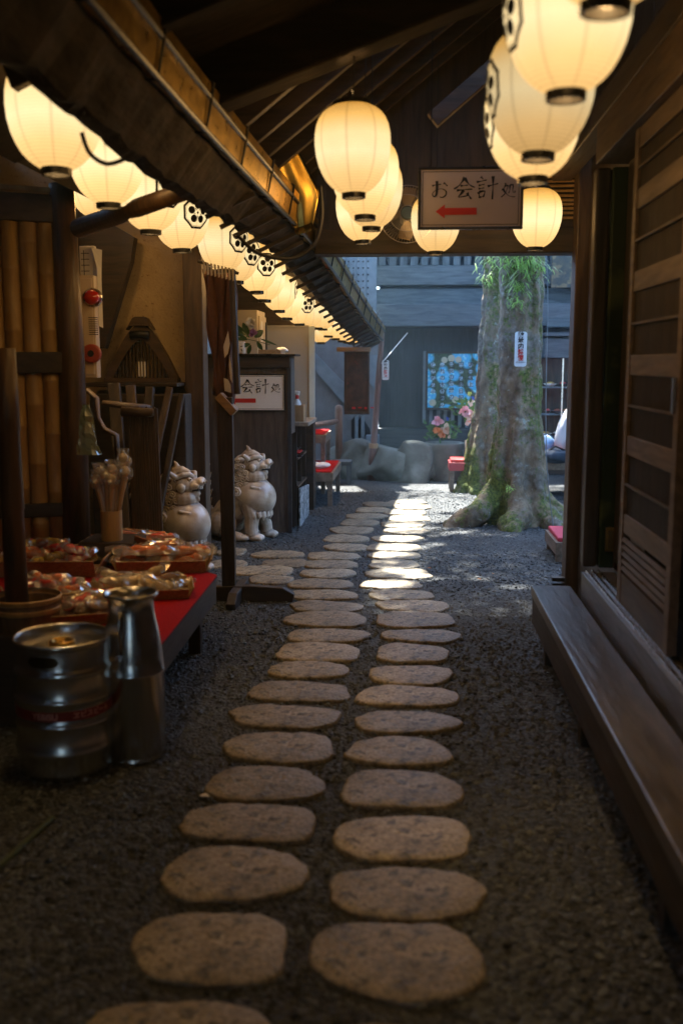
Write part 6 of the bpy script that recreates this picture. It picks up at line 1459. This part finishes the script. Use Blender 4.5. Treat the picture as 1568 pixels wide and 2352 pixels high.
# leaning pole with sign and rope
a = at(852, 1092, z=0); b = at(872, 772, y=13.0); a = at(853, 1085, y=12.75)
b = at(874, 800, y=12.6)
gp_ = T('eave_pole', 'slim leaning rusty brown pole holding up the end of the gutter', 'pole', a)
j_ = a.lerp(b, .22)
gp_.part('shaft', MB().tube([a - Vector((0, 0, .1)), j_, j_ + Vector((0, 0, .01)), a.lerp(b, .6), b, b + (b - a) * .12], [.06, .052, .040, .038, .035, .033], 12), wood('rust_pole_', (.09, .05, .04), (.20, .12, .09), 'z'), smooth=True)
gp_.part('binding', MB().tube([j_ - Vector((0, 0, .03)), j_ + Vector((0, 0, .03))], .058, 12), pale('z'))
smoke_sign('tiny white no smoking plate on the far leaning pole', 885, 850, 12.55, .085, .245)
cable([at(876, 835, y=12.55), at(890, 818, y=12.7), at(935, 765, y=13.8)], .006, 'pale rope running from the leaning pole up to the dark wall', name='rope', m=M_white, cat='rope')
# hanging framed board
y_ = 11.4; a = at(790, 808, y=y_); b = at(848, 952, y=y_)
hbd = T('framed_board', 'dark brown hanging framed menu board under a small roof bar', 'board', at(820, 952, y=y_))
hbd.part('panel', MB().box((a.x + .03, y_ + .01, b.z + .03), (b.x - .03, y_ + .03, a.z - .03)), mat('board_panel', (.035, .022, .012), (.10, .05, .025), rough=.6, scale=8, c3=(.28, .05, .03), c3at=.68, c3scale=6))
for q in ((a.x, b.z, b.x, b.z + .03), (a.x, a.z - .03, b.x, a.z), (a.x, b.z + .031, a.x + .03, a.z - .031), (b.x - .03, b.z + .031, b.x, a.z - .031)):
    hbd.part('frame', MB().box((q[0], y_, q[1]), (q[2], y_ + .04, q[3])), mid('z'), bevel=.003)
hbd.part('roof_bar', MB().box((a.x - .08, y_ - .06, a.z + .001), (b.x + .01, y_ + .08, a.z + .05)), wood('bar_wood_', (.20, .12, .06), (.32, .2, .1), 'x'), bevel=.004)
hbd.part('hanger', MB().box((a.x + .1, y_, a.z + .051), (a.x + .12, y_ + .02, a.z + .5)), M_iron)
m = MB(); [m.box((a.x + .09 + i * .07, y_ + .004, b.z + .06 + .01 * (i % 2)), (a.x + .13 + i * .07, y_ + .0095, b.z + .085)) for i in range(4)]; hbd.part('red_marks', m, M_redpaint)

# ================================================================ BACK BUILDING
YB = 14.2
bb = T('gate_building', 'large dark grey timber building closing the courtyard with slatted balcony', 'building', (0, YB, 0))
def Z(py, y=YB): return at(900, py, y=y).z
def X(px, y=YB): return at(px, 800, y=y).x
XR = 6.0; XL = X(868)
bb.part('wall', MB().box((XL, YB + .35, 0), (XR, YB + .5, 4.6)), wood('blackened_wood_', (.010, .014, .017), (.030, .040, .047), 'z'))
# beams: (top px, bottom px, protrusion)
for (t_, b_, pr_) in ((610, 655, .0), (663, 700, .06), (701, 751, -.30)):
    bb.part('beam', MB().box((X(862), YB + pr_, Z(b_)), (XR, YB + .34, Z(t_))), grey('x'), bevel=.01)
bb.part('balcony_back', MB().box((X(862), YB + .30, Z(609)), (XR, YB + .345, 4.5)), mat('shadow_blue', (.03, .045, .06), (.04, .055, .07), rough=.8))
xx = X(868)
while xx < 3.4:
    bb.part('baluster', MB().box((xx, YB + .05, Z(609)), (xx + .095, YB + .09, Z(560))), grey('z'), bevel=.004); xx += .148
bb.part('hand_rail', MB().box((X(862), YB, Z(560) + .001), (XR, YB + .14, Z(545))), grey('x'), bevel=.01)
bb.part('upper_wall', MB().box((X(862), YB + .14, Z(520)), (XR, YB + .30, 4.5)), grey('x'))
bb.part('post', MB().box((X(842), YB - .06, 0), (X(863), YB + .25, 4.6)), grey('z'), bevel=.01)
# wood below the beams: shade of the recess put into its colour
bb.part('plinth', MB().box((X(868), YB + .1, 0), (XR, YB + .345, Z(985))), wood('blackened_wood_', (.02, .027, .032), (.05, .062, .070), 'x'), bevel=.01)
m = MB()
xx = XL
while xx < X(985): bb.part('wall_board', MB().box((xx + .004, YB + .30, Z(984)), (xx + .17, YB + .348, Z(752))), wood('blackened_wood_', (.010, .014, .017), (.030, .040, .047), 'z')); xx += .176
# white frame pole + lower slats, poster
bb.part('white_pole', MB().box((X(972), YB + .16, Z(972)), (X(979), YB + .21, Z(806))), M_greyp)
for k in range(8):
    px = 988 + k * 17; bb.part('pale_slat', MB().box((X(px), YB + .24, Z(984)), (X(px + 8), YB + .27, Z(938))), M_greyp)
ps_ = T('flower_poster', 'blue hydrangea poster with columns of black characters on the dark wall', 'poster', (X(1035), YB + .14, Z(935)))
xa, xb, za, zb_ = X(983), X(1100), Z(937), Z(812)
M_post = bpy.data.materials.new('poster_print'); M_post.use_nodes = True
def posterm():
    n = M_post.node_tree.nodes; l = M_post.node_tree.links; b = n['Principled BSDF']; tc = n.new('ShaderNodeTexCoord')
    v = n.new('ShaderNodeTexVoronoi'); v.inputs['Scale'].default_value = 5.2; v2 = n.new('ShaderNodeTexVoronoi'); v2.inputs['Scale'].default_value = 42
    l.new(tc.outputs['Object'], v.inputs['Vector']); l.new(tc.outputs['Object'], v2.inputs['Vector'])
    r = n.new('ShaderNodeValToRGB'); e = r.color_ramp.elements; e[0].position = .50; e[0].color = (1, 1, 1, 1); e[1].position = .62; e[1].color = (0, 0, 0, 1); l.new(v.outputs['Distance'], r.inputs[0])
    bl = n.new('ShaderNodeValToRGB'); e = bl.color_ramp.elements; e[0].color = (.03, .50, .78, 1); e[1].color = (.35, .86, .95, 1); e2 = e.new(.8); e2.color = (.12, .56, .92, 1)
    sp = n.new('ShaderNodeSeparateColor'); l.new(v2.outputs['Color'], sp.inputs[0]); l.new(sp.outputs[0], bl.inputs[0])
    gn = n.new('ShaderNodeValToRGB'); e = gn.color_ramp.elements; e[0].color = (.012, .03, .018, 1); e[1].color = (.05, .12, .05, 1)
    l.new(sp.outputs[1], gn.inputs[0]); m_ = n.new('ShaderNodeMixRGB'); l.new(r.outputs[0], m_.inputs[0]); l.new(gn.outputs[0], m_.inputs[1]); l.new(bl.outputs[0], m_.inputs[2]); l.new(m_.outputs[0], b.inputs['Base Color']); b.inputs['Roughness'].default_value = .35
posterm()
ps_.part('sheet', MB().box((xa, YB + .14, za), (xb, YB + .16, zb_)), M_post)
M_pcream = mat('poster_cream', (.55, .52, .38), (.45, .5, .35), rough=.5, scale=20)
for i, (px, py, r_) in enumerate(((1020, 827, .045), (1036, 823, .05), (1052, 826, .045), (993, 925, .05), (1045, 918, .05))):
    p = at(px, py, y=YB + .137); m = MB(); m.tube([p, p + Vector((0, .0025, 0))], r_, 12); ps_.part('pale_flower', m, M_pcream)
for q in ((xa - .03, za - .035, xb, za - .001), (xa - .03, zb_ + .001, xb, zb_ + .03), (xa - .03, za, xa - .001, zb_)):
    ps_.part('frame', MB().box((q[0], YB + .12, q[1]), (q[2], YB + .17, q[3])), dark('x'))
M_halo = mat('poster_halo', (.42, .62, .72), (.36, .56, .7), rough=.5)
cols = [(994, 838, 'とき志のぶ'), (1015, 838, '忘れの木木鯛の'), (1036, 836, '白花の家縁の'), (1058, 838, '四露の鯉日記'), (1080, 838, '清白籠上')]
for px, py, s_ in cols:
    for i, ch in enumerate(s_):
        p = at(px, py + i * 15.2, y=YB + .1365); m = MB(); m.tube([p, p + Vector((0, .0008, 0))], .034, 10); ps_.part('pale_spot', m, M_halo)
        text_mesh(ch, .078, M_ink, ps_.o, p - Vector((0, .0012, 0)) - ps_.base, (R(90), 0, 0), 'character', bold=.001)
# riveted gate leaf at the left, behind the gutter end
gt = T('riveted_gate', 'tall grey gate leaf studded with rivets behind the end of the gutter', 'gate', (X(800), YB - .3, 0))
for k in range(4):
    px = 772 + k * 23; gt.part('plank', MB().box((X(px, 13.5), 13.5, 1.9), (X(px + 22.6, 13.5), 13.58, 4.4)), M_greyp, bevel=.006)
rv = None
for i in range(7):
    for j in range(6):
        p = Vector((X(778 + i * 11, 13.5), 13.498, Z(600, 13.5) - j * .085)) - gt.base
        if rv is None:
            rv = gt.part('rivet', MB().ell((0, 0, 0), (.012, .008, .012), 8, 5), M_iron, smooth=True); rv.data.transform(Matrix.Translation(gt.base)); c_ = rv
        else:
            c_ = rv.copy(); col.objects.link(c_); c_.parent = gt.o
        c_.location = p
# concrete stair side and pale wall on the left
cw = T('concrete_wall', 'grey concrete wall with a slanting stair side behind the counter', 'wall', (X(760, 13.6), 13.6, 0))
y_ = 13.6
cw.part('upper_wall', MB().box((-4.5, y_ + .0, 2.21), (X(768, y_), y_ + .15, 3.4)), M_concrete)
cw.part('wall', MB().box((-4.5, y_, 0), (X(868, y_), y_ + .15, 2.2)), M_concrete)
def PG(pts, y__, th_=.06): 
    P = [at(px, py, y=y__) for px, py in pts]; n_ = len(P)
    return MB().add(P + [p + Vector((0, th_, 0)) for p in P], [tuple(range(n_)), tuple(range(2 * n_ - 1, n_ - 1, -1))] + [(i, i + n_, (i + 1) % n_ + n_, (i + 1) % n_) for i in range(n_)])
cw.part('stair_string', PG([(712, 800), (790, 880), (792, 930), (712, 838)], y_ - .07), M_greyp)
cw.part('pale_panel', PG([(846, 815), (866, 815), (866, 905), (846, 875)], y_ - .05, .04), M_greyp)
cw.part('ledge', PG([(840, 1000), (870, 1000), (870, 1024), (840, 1024)], y_ - .2, .2), M_greyp)
for q in (815, 829): cw.part('pale_slat', PG([(q, 958), (q + 7, 954), (q + 7, 1010), (q, 1010)], y_ - .08, .04), M_greyp)
for q in (807, 822): cw.part('dark_slot', PG([(q, 966), (q + 7, 956), (q + 7, 1012), (q, 1005)], y_ - .03, .02), M_ink)
cw.part('dark_triangle', PG([(836, 965), (849, 985), (851, 1000), (838, 1002)], y_ - .03, .02), M_ink)

# right part of the back building: crest panel, canopy, showcase
bb.part('crest_panel', MB().box((X(1262, 13.9), 13.9, Z(662, 13.9)), (3.6, 14.0, Z(590, 13.9))), mat('crest_dark', (.03, .04, .04), (.07, .07, .05), rough=.7, scale=9, c3=(.16, .13, .07), c3at=.55, c3scale=12))
bb.part('beam', MB().box((X(1255, 13.85), 13.85, Z(752, 13.85)), (3.8, 14.1, Z(735, 13.85))), grey('x'), bevel=.006)
bb.part('canopy', MB().box((X(1250, 13.7), 13.7, Z(822, 13.7)), (3.8, 14.1, Z(778, 13.7))), grey('x'), bevel=.006)
bb.part('canopy_lip', MB().box((X(1250, 13.65), 13.65, Z(772, 13.65)), (3.8, 14.1, Z(764, 13.65))), grey('x'))
sc_ = T('display_case', 'glass fronted case with shelves of sample dishes right of the trees', 'display case', (X(1290, 13.6), 13.7, 0))
xa = X(1235, 13.6)
sc_.part('back', MB().box((xa, 14.05, .3), (3.6, 14.09, Z(823, 13.6))), mid('z'))
sc_.part('base', MB().box((xa, 13.6, 0), (3.6, 14.04, .5)), dark('x'))
for py in (889, 951, 1003): sc_.part('shelf', MB().box((xa, 13.66, Z(py, 13.6) - .012), (3.6, 14.04, Z(py, 13.6))), M_greyp)
sc_.part('mullion', MB().box((X(1292, 13.6), 13.6, .501), (X(1295, 13.6), 13.63, Z(823, 13.6))), M_steel)
dishes = []
cols_ = [(.45, .28, .06), (.55, .05, .04), (.6, .57, .5), (.35, .1, .05), (.5, .2, .05)]
for i, (px, py, r_, ci) in enumerate(((1266, 887, .09, 0), (1295, 887, .07, 1), (1318, 887, .07, 0), (1262, 949, .05, 1), (1284, 949, .07, 3), (1305, 949, .06, 4), (1258, 1001, .09, 0), (1282, 1001, .05, 2), (1325, 949, .06, 2))):
    c = Vector((X(px, 13.75), 13.78, Z(py, 13.6) + .001)); d = T('sample_dish', ['yellow', 'red and white', 'golden', 'red', 'brown', 'orange', 'pale yellow', 'white', 'pale'][i] + ' sample dish, ' + ['upper shelf nearest the tree', 'upper shelf middle', 'upper shelf right', 'middle shelf nearest the tree', 'middle shelf centre', 'middle shelf right', 'lower shelf nearest the tree', 'lower shelf right', 'middle shelf behind the post'][i], 'dish', c, 'sample dishes in the display case')
    d.part('plate', MB().lathe([(0, .0), (r_ * .5, 0), (r_, .03), (r_ * .97, .034), (r_ * .5, .01), (0, .01)], c, 20), mat('dish_dark', (.05, .03, .03), (.09, .05, .04), rough=.3) if ci else M_white, smooth=True)
    d.part('food', MB().ell(c + Vector((0, 0, .025)), (r_ * .7, r_ * .7, .035), 12, 8), mat('food_%d' % ci, cols_[ci], tuple(v * .7 for v in cols_[ci]), rough=.4, scale=20), smooth=True)
bb.part('side_wall', MB().box((3.9, 6.8, 0), (4.1, 14.2, 3.0)), grey('y'))

# ================================================================ SEATED VISITOR (only a shoulder and back show beside the post)
def person():
    bx_, by_ = at(1303, 1080, y=11.35).x, 11.35
    P = T('person', 'visitor in a white top sitting on the red bench beyond the entrance post', 'person', (bx_, by_, 0))
    def skin(name, J, E, Rd, m_, root=0, sub=2):
        me_ = bpy.data.meshes.new(name); me_.from_pydata([Vector(j) for j in J], E, []); o = bpy.data.objects.new(name, me_); col.objects.link(o); o.parent = P.o
        s_ = o.modifiers.new('skin', 'SKIN'); sv = me_.skin_vertices[0].data if me_.skin_vertices else None
        if sv is None:
            bm = bmesh.new(); bm.from_mesh(me_); bm.verts.layers.skin.verify(); bm.to_mesh(me_); bm.free(); sv = me_.skin_vertices[0].data
        for i, r_ in enumerate(Rd):
            sv[i].radius = (r_, r_) if not isinstance(r_, tuple) else r_; sv[i].use_root = (i == root)
        o.modifiers.new('sub', 'SUBSURF').render_levels = sub; o.modifiers['sub'].levels = sub; me_.materials.append(m_)
        s_.use_smooth_shade = True
        return o
    skm = mat('skin_tone', (.48, .30, .20), (.42, .25, .16), rough=.55)
    # facing +x, seated, leaning forward
    J = [(0, 0, .52), (-.02, 0, .68), (0.0, 0, .86), (.04, 0, .98), (.06, 0, 1.06), (.09, 0, 1.16),
         (.02, .17, .93), (.10, .22, .72), (.28, .16, .62), (.36, .12, .63), (.02, -.17, .93), (.08, -.22, .72), (.26, -.17, .60), (.34, -.13, .61),
         (.05, .09, .50), (.42, .12, .52), (.44, .12, .12), (.52, .12, .05), (.05, -.09, .50), (.42, -.12, .52), (.40, -.12, .12), (.48, -.12, .05)]
    E = [(0, 1), (1, 2), (2, 3), (3, 4), (4, 5), (2, 6), (6, 7), (7, 8), (8, 9), (2, 10), (10, 11), (11, 12), (12, 13), (0, 14), (14, 15), (15, 16), (16, 17), (0, 18), (18, 19), (19, 20), (20, 21)]
    Rd = [.14, .125, .13, .06, .05, .085, .06, .045, .035, .028, .06, .045, .035, .028, .09, .065, .042, .04, .09, .065, .042, .04]
    for s_, w0 in ((1, 9), (-1, 13)):
        wv = Vector(J[w0])
        for q in range(5):
            k = len(J); off = (q - 2) * .018
            if q == 4: a_ = wv + Vector((.02, -s_ * .03, .01)); b_ = a_ + Vector((.03, -s_ * .015, -.005)); c_ = b_ + Vector((.02, 0, -.01))
            else: a_ = wv + Vector((.06, s_ * off, 0)); b_ = a_ + Vector((.035, 0, -.006)); c_ = b_ + Vector((.022, 0, -.016))
            J += [tuple(a_), tuple(b_), tuple(c_)]; E += [(w0, k), (k, k + 1), (k + 1, k + 2)]; Rd += [.010, .009, .008]
    skin('body', J, E, Rd, skm)
    white = mat('white_cotton', (.74, .74, .75), (.62, .63, .65), rough=.9, scale=5, bump=.7, bscale=9)
    Js = [(0, 0, .50), (-.03, 0, .66), (-.01, 0, .84), (.02, 0, .955), (.02, .17, .92), (.09, .22, .73), (.22, .18, .65), (.02, -.17, .92), (.07, -.22, .73), (.20, -.19, .63)]
    skin('white_shirt', Js, [(0, 1), (1, 2), (2, 3), (2, 4), (4, 5), (5, 6), (2, 7), (7, 8), (8, 9)], [(.19, .17), (.17, .165), (.185, .16), .085, .10, .085, .075, .10, .085, .075], white)
    skin('trousers', [(0, 0, .50), (.05, .09, .50), (.42, .12, .52), (.44, .12, .16), (.05, -.09, .50), (.42, -.12, .52), (.40, -.12, .16)], [(0, 1), (1, 2), (2, 3), (0, 4), (4, 5), (5, 6)], [.155, .105, .08, .06, .105, .08, .06], mat('dark_denim', (.03, .04, .06), (.05, .06, .09), rough=.9))
    def add(name, mb, m_, sm=True):
        o = mb.build(name, m_, None, sm); o.parent = P.o; return o
    hm = MB(); hm.ell((.085, 0, 1.19), (.098, .085, .115), 20, 14); o = add('hair', MB().ell((.065, 0, 1.21), (.108, .094, .118), 20, 14), mat('black_hair', (.012, .01, .009), (.02, .016, .014), rough=.4))
    for s_ in (-1, 1):
        add('eye', MB().ell((.172, s_ * .032, 1.185), (.010, .013, .008), 10, 6), M_white); add('shoe', MB().ell((.50 if s_ > 0 else .46, s_ * .12, .045), (.13, .048, .045), 14, 8), M_iron if s_ > 0 else M_white)
    add('face', MB().ell((.105, 0, 1.165), (.085, .072, .10), 18, 12), skm); add('nose', MB().tube([(.18, 0, 1.185), (.205, 0, 1.155), (.19, 0, 1.145)], [.008, .014, .010], 8), skm); add('mouth', MB().ell((.183, 0, 1.12), (.008, .024, .006), 10, 6), M_redpaint)
    return P
pp = person(); 
bgp = at(1276, 1072, y=11.0); bz = .43
t = T('shoulder_bag', 'dark blue slouchy bag lying on the red bench beside the visitor', 'bag', (bgp.x, 11.0, bz))
mb = MB().ell((bgp.x, 11.02, bz + .06), (.17, .12, .075), 24, 14); o = t.part('bag', mb, mat('dark_blue_cloth', (.015, .03, .05), (.03, .05, .08), rough=.6, scale=10, bump=.4), smooth=True); subdiv_noise(o.data, .035, 9)
t.part('strap', MB().tube([(bgp.x - .1, 11.0, bz + .1), (bgp.x - .02, 10.95, bz + .17), (bgp.x + .1, 11.0, bz + .12)], .010, 8), M_ink, smooth=True)
bgp = at(1256, 1035, y=11.5); o = MB().ell((bgp.x, 11.5, .56), (.09, .08, .13), 18, 12).build('blue_bag', mat('blue_fabric', (.06, .22, .5), (.3, .42, .6), rough=.6, scale=14), smooth=True, loc=(bgp.x, 11.5, .43)); subdiv_noise(o.data, .03, 10); tag(o, 'bright blue patterned bag standing between the tree and the visitor', 'bag')
# ================================================================ HAZE: faint incense smoke and damp air through the whole place
hz = MB().box((-70, -70, -1), (70, 70, 12)).build('haze', None)
hm_ = bpy.data.materials.new('haze_air'); hm_.use_nodes = True; hn = hm_.node_tree.nodes; hn.clear()
ho = hn.new('ShaderNodeOutputMaterial'); pv_ = hn.new('ShaderNodeVolumePrincipled'); pv_.inputs['Color'].default_value = (.50, .80, 1, 1); pv_.inputs['Density'].default_value = .0035; pv_.inputs['Anisotropy'].default_value = .2
hm_.node_tree.links.new(pv_.outputs[0], ho.inputs['Volume']); hz.data.materials.append(hm_)
tag(hz, 'thin bluish haze in the air', 'haze', kind='stuff')
